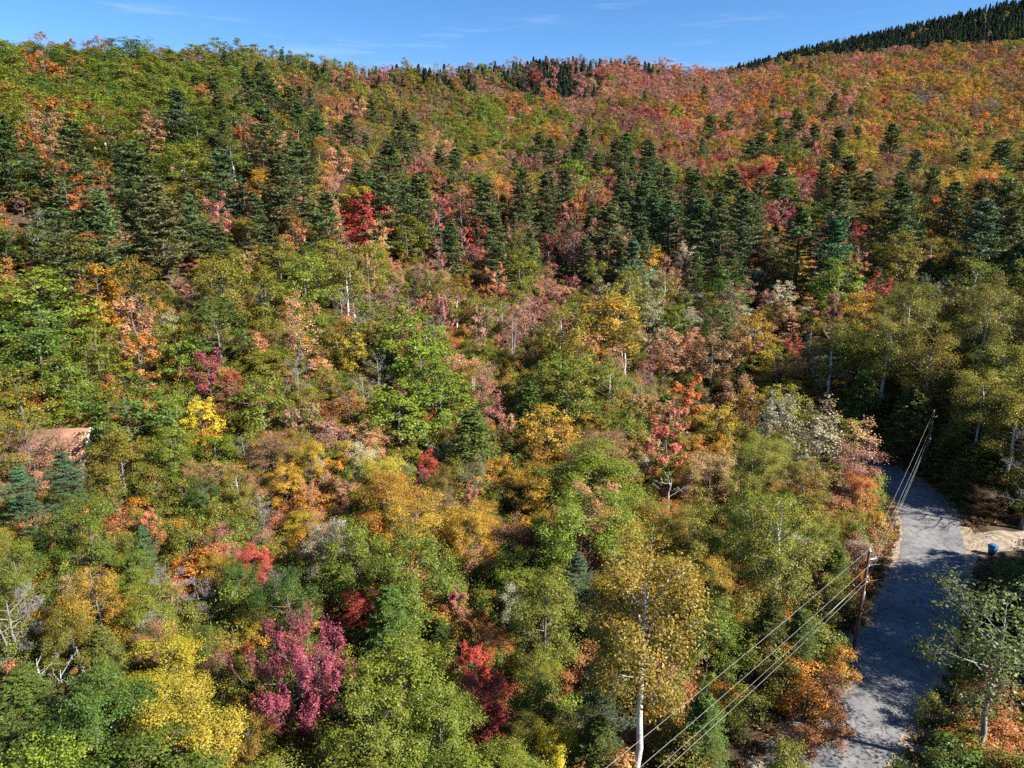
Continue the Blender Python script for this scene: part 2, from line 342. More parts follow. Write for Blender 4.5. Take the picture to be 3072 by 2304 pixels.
def conifer(seed, H, L, kind='pine', nb=5, dz=.034, ntw=7, blades=6, bl=.3, bw=.05, z0=.16):
    g = np.random.default_rng(seed); tw, tb = Tubes(), Tubes()
    tz = np.linspace(0, 1, 9)
    off = np.cumsum(g.normal(0, 1, (9, 2)), 0) * H * .003; off -= off[0]
    trunk = np.column_stack([off, tz * H]); r0 = .07 + H * .0105
    tw.add(trunk, r0 * (1 - tz) + .015, 7)
    zz, aa, ll = [], [], []
    z = z0
    while z < .985:
        t = (z - z0) / (1 - z0)
        if kind == 'pine':   pr = (1 - t) ** .62 * (.62 + .55 * min(1, t * 3)) * (.78 + .22 * math.sin(t * 17 + seed))
        elif kind == 'spruce': pr = (1 - t) ** .92
        else: pr = (1 - t) ** .58
        n = nb if t < .9 else max(3, nb - 2)
        a0 = g.uniform(0, 6.28)
        for j in range(n):
            if kind == 'pine' and g.uniform() < .14: continue
            zz.append(z + g.normal(0, dz * .3)); aa.append(a0 + j * 6.283 / n + g.normal(0, .22))
            ll.append(max(.25, L * pr * g.uniform(.62, 1.15) if kind != 'spruce' else L * pr * g.uniform(.8, 1.1)))
        z += dz * (1 - .35 * t) * g.uniform(.8, 1.2)
    zz, aa, ll = np.array(zz), np.array(aa), np.array(ll); t = np.clip((zz - z0) / (1 - z0), 0, 1)
    S = np.column_stack([np.interp(zz, tz, off[:, 0]), np.interp(zz, tz, off[:, 1]), zz * H])
    rad = np.column_stack([np.cos(aa), np.sin(aa), 0 * aa]); Z = np.array([0, 0, 1.])
    if kind == 'pine': el, sag = (.02 + .62 * t ** 1.5), .16
    elif kind == 'spruce': el, sag = (-.30 + .75 * t ** 1.4), .10
    else: el, sag = (-.12 + .5 * t ** 1.5), -.10
    E = S + rad * ll[:, None] + Z * (el * ll)[:, None]
    C = .5 * (S + E) - Z * (sag * ll)[:, None]
    BP = bez(S, C, E, 6); t6 = np.linspace(0, 1, 6)
    tb.add(BP, (.012 + .011 * ll[:, None]) * (1 - t6) + .006, 4)
    N = len(ll)
    s = np.tile(np.linspace(.22, 1.0, ntw), (N, 1)) + g.normal(0, .03, (N, ntw)); s = np.clip(s, .15, 1)
    s = np.repeat(s, 2, 1); side = np.tile([1., -1.], (N, ntw))[..., None]
    fi = s * 5; i0 = np.clip(fi.astype(int), 0, 4); fr = (fi - i0)[..., None]; bi = np.arange(N)[:, None]
    P0 = BP[bi, i0] * (1 - fr) + BP[bi, i0 + 1] * fr
    tan = unit(BP[bi, i0 + 1] - BP[bi, i0]); lat = unit(np.cross(tan, Z)) * side
    upk = {'pine': .22, 'spruce': -.15, 'hemlock': -.05}[kind]
    d = unit(tan * .7 + lat * .75 + Z * upk + g.normal(0, .22, tan.shape))
    l2 = ll[:, None, None] * .34 * (1.18 - s[..., None]) * g.uniform(.7, 1.3, (N, 2 * ntw, 1)) + .12
    E2 = P0 + d * l2
    tb.add(np.stack([P0, E2], 2).reshape(-1, 2, 3), np.tile([.010, .004], (N * 2 * ntw, 1)), 3)
    # needle sprays along each twig
    T = N * 2 * ntw
    q = g.uniform(.15, 1.0, (T, blades, 1))
    base = P0.reshape(-1, 1, 3) * (1 - q) + E2.reshape(-1, 1, 3) * q
    dd = d.reshape(-1, 1, 3)
    zb = {'pine': .45, 'spruce': -.05, 'hemlock': .05}[kind]
    ax = unit(dd * .7 + g.normal(0, .55, (T, blades, 3)) + Z * zb)
    P = (base + ax * bl * .35).reshape(-1, 3); ax = ax.reshape(-1, 3)
    nn = unit(Z * .7 + g.normal(0, .55, P.shape) + .25 * unit(P * np.array([1, 1, 0])))
    v, f = leaves(P, nn, ax, bl * g.uniform(.7, 1.25, len(P)), bw * g.uniform(.7, 1.3, len(P)))
    tl = np.repeat(g.uniform(0, 1, T), blades)
    lv = np.clip(.5 * tl + .5 * g.uniform(0, 1, len(P)), 0, 1); lw = np.clip(g.normal(1, .17, len(P)), .5, 1.5)
    bk = M_BARKP
    return tw.mesh('trunk', bk), tb.mesh('branches', bk), new_mesh('foliage', v, [(4, f)], {'lv': lv, 'lw': lw}, [M_NEEDLE])

# ------------------------------------------------------------------ tree stock: kind -> detail -> list of (trunk, branches, foliage, height, crown radius)
STOCK = {}
def put(key, lod, H, R, meshes): STOCK.setdefault((key, lod), []).append((*meshes, H, R))
for i in range(4):
    put('maple', 0, 14, 4.0, broadleaf(100 + i, 14, 4.0, .28, ['round', 'dome', 'round', 'oval'][i], 20, 7, 4, 44, .172, .5, .088))
    put('fine', 0, 13, 3.5, broadleaf(250 + i, 13, 3.5, .26, ['round', 'dome', 'oval', 'round'][i], 19, 7, 5, 26, .15, .6, .092, up=.3, spray=.85))
    put('birch', 0, 14, 3.2, broadleaf(200 + i, 14, 3.2, .34, ['oval', 'round', 'vase', 'oval'][i], 19, 7, 5, 28, .14, .7, .10, up=.4, bark=M_BIRCH, multi=[1, 2, 1, 3][i], lean=.03, spray=.8))
for i in range(3):
    put('oak', 0, 13.5, 4.6, broadleaf(300 + i, 13.5, 4.6, .25, ['dome', 'round', 'dome'][i], 20, 7, 4, 42, .205, .42, .080, up=.2))
    put('spike', 0, 12.5, 2.9, broadleaf(400 + i, 12.5, 2.9, .22, ['vase', 'oval', 'cone'][i], 17, 6, 4, 26, .165, .6, .14, up=.55, shoot=.6))
    put('sparse', 0, 13, 3.0, broadleaf(500 + i, 13, 3.0, .32, ['oval', 'vase', 'round'][i], 15, 7, 5, 9, .17, .7, .12, up=.45, spray=.8, multi=[1, 2, 1][i]))
    put('bare', 0, 11, 2.8, broadleaf(600 + i, 11, 2.8, .28, ['vase', 'oval', 'round'][i], 15, 7, 4, 0, up=.5, bark=[M_DEAD, M_BARK, M_DEAD][i], multi=[3, 1, 2][i]))
    put('shrub', 0, 3.0, 1.5, broadleaf(700 + i, 3.0, 1.5, .06, 'dome', 9, 5, 4, 22, .13, .6, .17, up=.35, multi=3))
    put('pine', 0, 19, 2.7, conifer(800 + i, 19, 3.7, 'pine', 6, .038, 8, 7, .36, .055))
for i in range(2):
    put('hemlock', 0, 14, 2.8, conifer(830 + i, 14, 3.4, 'hemlock', 7, .030, 7, 5, .30, .075, z0=.08))
    put('spruce', 0, 13, 2.5, conifer(850 + i, 13, 2.5, 'spruce', 7, .034, 6, 5, .30, .07, z0=.06))
    put('snag', 0, 11, 2.0, broadleaf(880 + i, 11, 2.0, .45, 'vase', 7, 3, 2, 0, up=.7, bark=M_SNAG, multi=1))
for i in range(5):
    put('maple', 1, 14, 4.0, broadleaf(1100 + i, 14, 4.0, .28, ['round', 'dome', 'round', 'oval', 'dome'][i], 17, 6, 3, 17, .33, .45, .088, fine=False))
    put('pine', 1, 19, 2.6, conifer(1800 + i, 19, 3.5 + .2 * (i % 2), 'pine', 6, .046, 6, 5, .52, .14))
for i in range(3):
    put('fine', 1, 13, 3.5, broadleaf(1250 + i, 13, 3.5, .24, ['round', 'dome', 'oval'][i], 16, 6, 4, 14, .27, .55, .092, up=.3, fine=False, spray=.85))
    put('birch', 1, 14, 3.1, broadleaf(1200 + i, 14, 3.1, .36, ['oval', 'round', 'vase'][i], 13, 6, 4, 12, .25, .7, .13, up=.45, bark=M_BIRCH, fine=False, multi=[1, 2, 1][i], spray=.8))
    put('oak', 1, 13.5, 4.6, broadleaf(1300 + i, 13.5, 4.6, .25, 'dome', 17, 6, 3, 19, .36, .4, .078, fine=False))
    put('spike', 1, 12.5, 2.9, broadleaf(1400 + i, 12.5, 2.9, .22, ['vase', 'oval', 'cone'][i], 13, 6, 3, 14, .29, .6, .15, up=.5, shoot=.5, fine=False))
    put('sparse', 1, 13, 3.0, broadleaf(1500 + i, 13, 3.0, .32, ['oval', 'vase', 'round'][i], 13, 6, 3, 6, .28, .7, .12, up=.45))
    put('bare', 1, 11, 2.8, broadleaf(1600 + i, 11, 2.8, .28, ['vase', 'oval', 'round'][i], 11, 6, 3, 0, up=.5, bark=[M_DEAD, M_DEAD, M_BARK][i], multi=2))
    put('spruce', 1, 13, 2.5, conifer(1850 + i, 13, 2.5, 'spruce', 7, .045, 5, 3, .45, .14, z0=.06))
    put('hemlock', 1, 14, 2.8, conifer(1830 + i, 14, 3.4, 'hemlock', 7, .038, 6, 3, .45, .14, z0=.08))
put('fan', 0, 9.5, 4.2, broadleaf(970, 9.5, 4.2, .12, 'vase', 30, 7, 4, 24, .16, .6, .10, up=.5, shoot=.75, multi=3))
STOCK[('fan', 1)] = STOCK[('fan', 0)]
put('highoak', 0, 14, 3.9, broadleaf(950, 14, 3.9, .52, 'round', 15, 6, 4, 19, .19, .5, .09, up=.3, bark=M_TRUNKP))
put('tallbirch', 0, 17, 2.9, broadleaf(961, 17, 2.9, .50, 'round', 20, 7, 5, 26, .15, .7, .11, up=.3, bark=M_BIRCH, lean=.02))
put('tallbirch', 0, 17, 2.9, broadleaf(962, 17, 2.9, .46, 'oval', 20, 7, 5, 26, .15, .7, .11, up=.3, bark=M_BIRCH, lean=.04))
STOCK[('highoak', 1)] = STOCK[('highoak', 0)]; STOCK[('tallbirch', 1)] = STOCK[('tallbirch', 0)]
STOCK[('shrub', 1)] = STOCK[('shrub', 0)]; STOCK[('snag', 1)] = STOCK[('snag', 0)]
STOCK[('snag', 2)] = STOCK[('snag', 0)]; STOCK[('shrub', 2)] = STOCK[('shrub', 0)]
for i in range(4):
    put('maple', 2, 12, 3.8, broadleaf(2100 + i, 12, 3.8, .18, ['dome', 'round', 'dome', 'dome'][i], 12, 5, 3, 14, .42, .4, .095, fine=False))
    put('spike', 2, 12, 2.9, broadleaf(2400 + i, 12, 2.9, .2, ['oval', 'round', 'dome', 'vase'][i], 11, 5, 3, 10, .40, .6, .13, up=.4, fine=False))
    put('spruce', 2, 12, 1.9, conifer(2850 + i, 12, 2.4, 'spruce', 6, .06, 4, 2, .75, .26, z0=.04))
for i in range(3):
    put('pine', 2, 19, 2.6, conifer(2800 + i, 19, 3.5, 'pine', 5, .055, 5, 2, .85, .24))
    put('bare', 2, 11, 2.8, broadleaf(2600 + i, 11, 2.8, .2, 'round', 11, 6, 2, 3, .34, .6, .14, up=.5))
STOCK[('oak', 2)] = STOCK[('maple', 2)]; STOCK[('birch', 2)] = STOCK[('spike', 2)]; STOCK[('fine', 2)] = STOCK[('maple', 2)][:2] + STOCK[('spike', 2)][:2]; STOCK[('sparse', 2)] = STOCK[('bare', 2)]; STOCK[('hemlock', 2)] = STOCK[('spruce', 2)]

# code -> (object name, category, stock kind(s), tint, second tint, colour words, height, crown width)
T = {
 'G': ('maple_tree', 'maple tree', ['maple', 'maple', 'oak'], (.100, .165, .016), (.22, .242, .022), 'leafy green', 11.5, 8.0),
 'g': ('oak_tree', 'oak tree', ['oak', 'maple'], (.058, .112, .016), (.105, .160, .021), 'dark green', 12, 8.5),
 'O': ('birch_tree', 'birch tree', ['birch', 'fine', 'fine'], (.115, .140, .016), (.27, .240, .026), 'olive-green', 11.5, 6.6),
 'Y': ('beech_tree', 'beech tree', ['maple', 'fine'], (.36, .20, .022), (.46, .29, .035), 'golden-orange', 11, 7.0),
 'y': ('maple_tree', 'maple tree', ['maple'], (.42, .32, .012), (.62, .51, .04), 'lemon-yellow', 10.5, 5.5),
 'R': ('maple_tree', 'maple tree', ['maple', 'spike'], (.36, .042, .03), (.50, .115, .07), 'red', 11, 5.6),
 'P': ('maple_tree', 'maple tree', ['spike', 'sparse'], (.42, .14, .12), (.50, .25, .18), 'dusty-pink', 11, 5.8),
 'M': ('maple_tree', 'maple tree', ['spike'], (.22, .028, .052), (.40, .095, .125), 'magenta-crimson', 10.5, 5.5),
 'o': ('maple_tree', 'maple tree', ['maple', 'spike'], (.36, .14, .024), (.51, .22, .06), 'orange', 11, 6.2),
 'S': ('maple_tree', 'maple tree', ['spike', 'sparse', 'maple'], (.46, .22, .10), (.55, .32, .15), 'salmon-peach', 11, 5.8),
 'C': ('maple_tree', 'maple tree', ['spike'], (.40, .085, .05), (.58, .22, .14), 'coral', 11, 6.0),
 'T': ('beech_tree', 'beech tree', ['sparse', 'fine'], (.23, .105, .05), (.32, .19, .09), 'russet-brown', 10.5, 6.2),
 'W': ('oak_tree', 'oak tree', ['sparse', 'oak'], (.36, .33, .17), (.50, .44, .30), 'pale cream-green', 10.5, 6.0),
 'B': ('bare_tree', 'bare tree', ['bare'], (.25, .2, .18), (.3, .26, .22), 'leafless grey', 9.5, 5.0),
 'V': ('bare_tree', 'bare tree', ['snag'], (.25, .2, .18), (.3, .26, .22), 'bleached white dead', 10, 4.0),
 'K': ('pine_tree', 'pine tree', ['pine'], (.066, .104, .034), (.140, .165, .050), 'dark green', 17.5, 8.0),
 'J': ('pine_tree', 'pine tree', ['pine'], (.052, .104, .046), (.11, .162, .068), 'blue-green', 16.5, 7.2),
 'Q': ('oak_tree', 'oak tree', ['highoak'], (.10, .122, .026), (.21, .215, .06), 'yellow-green', 13, 7.5),
 'k': ('spruce_tree', 'spruce tree', ['spruce'], (.025, .048, .027), (.046, .070, .033), 'blackish-green', 10, 4.4),
 'h': ('hemlock_tree', 'hemlock tree', ['hemlock'], (.066, .106, .015), (.120, .155, .023), 'deep green', 11.5, 7.0),
 'x': ('shrub', 'shrub', ['shrub'], (.12, .15, .02), (.24, .22, .03), 'green', 3, 3.0),
 'w': ('shrub', 'shrub', ['shrub'], (.40, .28, .02), (.52, .20, .03), 'golden-yellow', 3, 3.0),
 'q': ('shrub', 'shrub', ['shrub'], (.32, .10, .035), (.42, .20, .07), 'rusty orange', 3, 3.0),
}

# trees read off the photograph: sheet -> (x, y, crown width, kind [, landmark phrase]); sheets are a 3 x 3 division of the frame
SEEN = {
0: [(480,470,170,'o'),(190,420,120,'o'),(40,600,130,'o','the rust-orange maple low on the green hilltop'),(1900,560,80,'R','the small scarlet maple under the hilltop'),(980,820,230,'P','the coral-red maple in the green hillside'),
    (940,670,90,'S'),(980,910,240,'S'),(300,760,220,'o'),(390,740,100,'R'),(300,850,150,'S'),(610,900,100,'o'),(1800,760,120,'P','the pink maple under the upper pines'),(1700,990,200,'S','the peach maple among the upper pines'),(1740,920,60,'o'),(450,1230,160,'o','the orange maple below the broad pine'),
    (1420,1390,150,'P'),(1870,1430,100,'o'),(2040,1270,110,'Y','the golden beech among the hillside pines'),(200,1480,150,'B','the tall bare tree beside the hillside pines'),(150,1540,80,'o'),
    (30,950,200,'K'),(480,980,330,'K','the broad pine under the green hilltop'),(930,1150,380,'K'),(1450,1130,250,'J'),(1800,1180,330,'K'),(1150,740,180,'J'),(1380,620,280,'K'),(1640,650,280,'K'),(1880,690,200,'K'),
    (2050,880,250,'K'),(350,1350,200,'K'),(1030,1400,330,'K'),(660,1450,200,'K'),(2110,1440,200,'K'),(1700,880,260,'K'),(1950,1100,250,'K'),(1280,900,60,'o'),(620,610,350,'G'),(900,640,250,'G'),(300,560,260,'G'),(700,380,300,'G'),(500,250,250,'G'),(1280,860,260,'g'),(760,900,230,'G'),(1180,1080,260,'G')],
1: [(60,880,200,'K'),(210,720,180,'K'),(370,900,130,'K'),(470,910,110,'K'),(290,1080,260,'K'),(290,1330,250,'K','the tall pine with the broken crown'),(500,1310,250,'K'),(650,1090,130,'K'),(740,1080,120,'K'),(930,1330,260,'K'),
    (1000,1540,180,'K'),(1170,1260,280,'K'),(1330,1250,200,'K'),(1560,950,140,'K'),(1530,1040,140,'K'),(1370,770,60,'K'),(1350,1020,180,'K'),(1270,960,130,'K'),(1760,1020,180,'K'),(1980,1020,200,'K'),(2000,1420,330,'J','the big blue-green pine in the pine belt'),
    (1720,1480,250,'K'),(1640,900,60,'K'),(1850,1000,150,'K'),(2130,1450,180,'J'),(170,1420,220,'R','the brick-red maple between the pines'),(230,1530,150,'S'),(640,1370,150,'P','the rose maple between the pines'),(780,1340,180,'P','the pale pink maple below the pine belt'),(400,1090,140,'S'),
    (480,1140,80,'P'),(1110,1130,80,'R','the small scarlet maple in the pine belt'),(1040,1270,70,'R'),(920,1050,110,'o','the orange maple above the broken pine'),(1350,1600,120,'M'),(880,1530,120,'R'),(1660,1310,150,'P','the pink maple at the foot of the pine belt'),(1480,1410,150,'P'),(420,1530,230,'G','the round green maple below the pine belt'),(560,1600,90,'R','the dark red maple below the pine belt'),(1000,560,110,'P'),(1160,660,60,'o'),
    (1140,680,40,'M'),(750,550,60,'o'),(1740,740,130,'M','the magenta maple on the upper slope'),(1920,740,130,'M'),(2060,735,90,'R'),(1510,850,100,'P'),(1900,640,120,'P'),(1800,660,90,'P'),(250,520,70,'P'),(700,770,130,'o'),(790,760,110,'P'),(550,870,90,'P'),
    (940,890,180,'G'),(760,890,180,'G'),(1180,880,150,'G'),(600,800,150,'G'),(840,950,60,'B'),(1230,670,110,'G'),(1260,500,60,'R'),(980,490,60,'S')],
2: [(970,690,80,'K','the lone pine standing above the pine belt'),(620,850,170,'K'),(510,960,150,'K'),(760,830,90,'K'),(170,840,90,'K'),(850,900,180,'K'),(1000,950,200,'K'),(690,920,120,'K'),(1340,930,150,'K'),(1060,1180,200,'K'),(430,1000,150,'K'),
    (640,1200,200,'K'),(1000,1370,220,'K'),(1200,1250,200,'K'),(2060,1050,170,'K','the tall spire pine on the slope by the valley'),(2050,1350,250,'K'),(1420,1380,280,'K'),(1930,1500,250,'J'),(330,1230,200,'K'),(80,1230,250,'K'),(380,1400,200,'K'),(90,1440,180,'K'),
    (250,1500,150,'K'),(380,1590,150,'J'),(760,1550,230,'K','the full pine in front of the pine belt'),(960,1590,230,'J'),(1750,1350,200,'K'),(1620,1230,130,'K'),(2150,1500,150,'K'),(1500,1080,100,'J'),(160,1000,60,'K'),(640,1420,140,'M','the hot-pink maple among the pines'),
    (610,1380,110,'P'),(760,1360,90,'R'),(680,1110,80,'M'),(200,900,110,'R','the crimson maple at the top of the pine belt'),(310,930,100,'o'),(220,1080,100,'R'),(1220,900,70,'R'),(1460,1200,110,'o','the bright orange maple framed by pines'),(920,1250,40,'o'),(770,1240,120,'P','the faded pink maple deep among pines'),(80,830,80,'S'),
    (730,380,60,'o'),(590,640,70,'R'),(1320,680,60,'R'),(1900,860,90,'S'),(1640,980,140,'Y','the gold beech above the pine belt'),(1740,980,90,'S'),(80,1560,100,'P'),(870,1500,90,'o'),(1000,1480,120,'P'),(1240,1580,150,'S'),(1640,1520,120,'Y','the yellow-gold beech below the spire pine'),(1590,890,120,'g'),(1680,660,90,'B'),(1650,800,150,'B')],
3: [(520,80,330,'g'),(290,40,80,'P'),(240,150,90,'R'),(260,330,420,'G','the great round green maple on the lower slope'),(430,210,100,'Y'),(640,230,220,'Y'),(880,180,220,'O'),(880,440,240,'S','the coral-orange maple beside the great green maple'),(960,420,130,'P'),
    (890,650,200,'o'),(1090,430,110,'W'),(1420,460,330,'g'),(1440,180,260,'O'),(1600,60,100,'S'),(1960,140,230,'O','the leafy birch with white limbs'),(240,580,360,'g'),(630,620,220,'G'),(1150,620,200,'G'),(1360,760,200,'M','the maroon maple beside a red maple'),(1510,830,130,'R','the narrow red maple beside the maroon one'),
    (1660,600,130,'S'),(1800,560,110,'S'),(2040,380,110,'S'),(1950,520,200,'S'),(2110,820,140,'G'),(420,820,200,'G'),(120,900,280,'O'),(800,1030,400,'g','the wide dark oak beside the lemon-yellow spire'),(1120,1050,200,'G'),(1320,1060,190,'y','the lemon-yellow spire-shaped maple beside the wide oak'),
    (1700,950,280,'G'),(1870,1080,150,'P'),(2040,1070,150,'B','the white-stemmed leafless clump among pink maples'),(780,1330,300,'G'),(1080,1290,220,'G'),(690,1600,110,'S'),(1250,1430,130,'S'),
    (1560,1500,180,'O'),(1860,1480,180,'Y'),(2070,1420,120,'W'),(2000,1580,150,'S'),(1330,1560,180,'g'),(2020,1330,200,'Y'),(1580,1260,130,'B')],
4: [(390,30,80,'o'),(640,50,110,'P'),(360,150,110,'S'),(850,50,80,'P'),(800,190,90,'Y'),(920,250,100,'o'),(1045,270,80,'o'),(1020,150,130,'S'),(1150,240,120,'G','the fresh-green maple amid pink maples'),(1330,140,110,'P'),(1470,190,90,'M','the bright rose maple amid pink maples'),
    (1520,190,70,'P'),(1400,260,130,'P'),(2090,80,120,'P'),(1870,90,200,'J','the pale thin-crowned pine with visible trunk'),(1690,230,120,'W'),(1800,340,200,'Y','the golden beech above the rust-gold one'),(550,310,100,'S'),(120,450,150,'B','the bare tree holding tan leaves'),(90,640,180,'Y'),
    (350,480,400,'G','the wide yellow-green maple in mid-forest'),(500,620,350,'G'),(640,620,130,'G'),(880,600,110,'S','the narrow apricot maple in mid-forest'),(1130,640,90,'S','the small peach maple in mid-forest'),(1720,430,330,'Y','the spreading rust-gold beech in mid-forest'),(1850,570,240,'O'),(2120,620,180,'S'),(1960,760,150,'M','the crimson maple over a bare thicket'),
    (1960,840,180,'B'),(2080,850,120,'B'),(220,740,180,'B'),(1740,850,200,'O'),(1810,940,100,'o'),(1930,1000,160,'S'),(1220,950,220,'h','the dome-shaped hemlock in mid-forest'),(960,950,150,'P'),(1100,830,90,'Y'),(380,1000,400,'G','the wide green maple beside the hemlock'),(1080,1100,120,'S'),
    (860,1150,330,'h','the dark hemlock beside golden beeches'),(1340,1140,300,'Y','the golden-orange beech beside the dark hemlock'),(2170,1080,180,'P','the salmon-pink spire maple above the coral one'),(2110,1240,250,'C','the vivid coral maple below a pink spire'),(1270,1330,150,'o'),(1640,1430,520,'G','the big glossy green maple with domed crown'),
    (1060,1380,130,'Y'),(700,1280,130,'W'),(560,1350,80,'R'),(510,1480,100,'M'),(420,1450,130,'B'),(650,1480,170,'O'),(880,1430,200,'T'),(130,1340,200,'W','the pale cream oak near the golden maples'),(280,1450,280,'Y'),(300,1600,350,'Y','the glowing gold beech near the cream oak'),(860,1580,150,'P'),
    (2130,1520,200,'V','the bone-white bare birch below the coral maple'),(1870,1110,200,'G'),(370,900,90,'P')],
5: [(320,170,200,'g'),(1000,190,250,'G'),(400,220,110,'P'),(320,320,150,'P'),(560,300,110,'P'),(650,260,120,'W'),(210,430,160,'g'),(20,310,100,'G'),(480,500,180,'Y','the gold beech near the silvery tree'),(330,590,150,'S'),(60,590,140,'S'),(200,660,220,'T'),
    (240,780,100,'S'),(730,590,90,'R'),(840,480,100,'V'),(860,740,110,'V'),(1170,610,260,'G','the bright green maple above the shaded road bend'),(1390,640,130,'P'),(980,800,200,'B'),(1100,480,80,'o'),(1120,360,170,'Y'),(1260,240,140,'R','the crimson maple uphill of the road bend'),(1650,240,170,'B'),(1900,200,250,'O'),
    (1550,400,200,'O'),(1950,400,260,'O'),(1880,560,250,'O','the tall birch standing over the shaded road bend'),(1680,600,200,'O'),(2050,730,200,'O'),(2150,560,180,'O'),(1620,760,170,'O'),(370,800,140,'h'),(60,920,200,'o'),(720,880,320,'O','the rounded olive birch near the road bend'),(640,1060,220,'W','the silvery pale tree near the road'),(430,960,200,'Y'),(250,1280,110,'Y'),
    (500,1350,250,'O'),(1200,1060,120,'P'),(1200,1250,120,'S'),(1190,1450,120,'o'),(1010,1300,150,'T'),(850,1150,200,'O'),(800,1500,250,'O'),(400,1580,250,'O'),(2150,880,130,'o'),(2040,1010,90,'y'),(2150,1280,120,'Y'),(2100,1420,160,'O'),(1130,1160,120,'T')],
6: [(50,220,120,'Y'),(80,320,220,'O'),(560,160,330,'G'),(200,80,200,'J'),(300,260,200,'g'),(680,260,80,'S','the thin peach-coloured spire beside a birch'),(830,280,120,'Y'),(1000,90,90,'S'),(920,240,120,'J'),(1440,200,170,'P'),(1640,320,130,'R'),(1500,310,120,'P'),
    (1420,400,160,'Y'),(1100,500,200,'B','the leaning grey leafless clump of stems'),(1320,540,180,'B'),(1560,480,230,'g'),(1780,490,180,'B'),(470,540,150,'S'),(600,430,130,'B'),(840,420,200,'G'),(650,620,280,'Y'),(970,640,250,'G'),(60,680,260,'B'),(160,450,280,'O'),(480,820,260,'O'),
    (680,900,240,'h'),(980,780,120,'W'),(1010,860,140,'T'),(1300,880,220,'g'),(1880,640,330,'g','the dark oak above the crimson-pink maple'),(1640,760,180,'Y'),(1040,1090,340,'y','the brilliant yellow maple beside dark hemlocks'),(250,1060,90,'V','the white dead snag above the hemlock'),(500,990,100,'V'),(400,1150,80,'V'),(180,1270,400,'h','the broad yellow-green hemlock below white snags'),
    (680,1170,330,'h'),(510,1220,100,'o'),(600,1450,430,'g'),(1160,1480,460,'Y','the large golden beech below the yellow maple'),(1420,1060,160,'T'),(1570,1000,100,'o'),(1640,1100,230,'O'),(1620,1470,260,'O')],
7: [(130,620,150,'R'),(330,700,360,'h','the dark hemlock above the crimson-pink maple'),(650,800,200,'h'),(480,400,450,'G'),(100,330,350,'G'),(480,110,350,'Y'),(820,150,280,'Y'),(900,330,200,'S'),(1080,150,210,'T','the russet beech with a pale trunk'),(1280,150,200,'O'),
    (750,620,220,'P'),(880,780,220,'o'),(1000,880,180,'o'),(850,1060,270,'R','the scarlet maple beside the crimson-pink one'),(920,1250,290,'R'),(950,1430,200,'R'),(1110,600,160,'W'),(1330,680,420,'O'),(1560,480,260,'J'),(1280,1130,280,'O'),(1680,1180,340,'J','the blue-green pine behind the wires'),
    (1650,1500,320,'h'),(1430,1590,210,'y','the lime-yellow maple under the birches'),(450,1150,500,'G'),(200,1500,460,'G'),(620,1480,420,'G'),(1180,1450,230,'O'),(2000,1070,90,'o')],
8: [(100,150,300,'O'),(520,150,420,'G'),(200,450,230,'Y'),(700,400,230,'O'),(840,500,110,'o','the orange maple sapling by the pole'),(830,290,70,'M'),(920,150,180,'O'),(1000,330,120,'h'),(180,800,330,'G'),(560,720,280,'h'),(760,780,240,'h'),(130,1340,320,'h','the dark fir-like hemlock under the wires')],
}
# mixture of kinds in the cells of each sheet (4 x 3), for the trees between the ones listed above
CELLS = {
0: ['GGGGOGo','GGGGGg','GGGOTkG','OGOTGk', 'gGGGOo','GGGgG','KKGGo','KKKSBk', 'KKKOGo','KKKKgK','KKKKBY','KKOYYS'],
1: ['OOPTOk','kkOOTS','kkkPkST','PPTToP', 'KOTBPO','OTSOBG','OTOPGoT','PMTPTOo', 'KKKPOB','KKPKKS','KKKKTP','KKKKKP'],
2: ['PTToPT','OTTYPoS','ToTPOoT','ToOTYTo', 'PToPKo','KKTPoO','OTYoTBT','OTTYOoT', 'KKKTRK','KKKPRK','KKOKTK','KKOKKY'],
3: ['GOGOgB','YOOGTB','OOGBOY','OOGBSO', 'GgOoG','OgGOg','OTGgOB','OGOTBB', 'OBOTO','gGOgG','GOBTOB','OYBTSB'],
4: ['OGSPOB','OSPOPB','GPPSOB','OYOPW', 'GGOTB','OGGSOB','OGOTSB','OYSTOB', 'OYWSTB','GOSOYB','OYgSO','GOYSW'],
5: ['OPGWSO','GOSYPW','OGPOG','OOGOk', 'OSTYh','OBSTO','GBOTW','OOOGO', 'oOYO','OOWOT','TPOoO','oYOG'],
6: ['OGOO','OSGOBB','OYSPGB','GYPOoB', 'OOBO','OYOTB','gOTWB','gGTO', 'GgG','ggO','YTO','OGO'],
7: ['GYG','YTGO','OGTO','GOGO', 'GhO','oOO','OOG','OOG', 'GG','GRO','OOh','OOg'],
8: ['OGYo','OGO','OOh','TBO', 'GOh','hgO','hgO','OgO', 'hOY','OYg','gO','gOO'],
}
ROADPIX = []
for (x, y) in ROADC[(ROADC[:, 1] > 34) & (ROADC[:, 1] < 84)][::1]:
    ROADPIX.append(proj(x, y, 0.0))
for (x, y) in DRIVE[:12:2]: ROADPIX.append(proj(x, y, 0.0))
ROADPIX = np.array(ROADPIX)

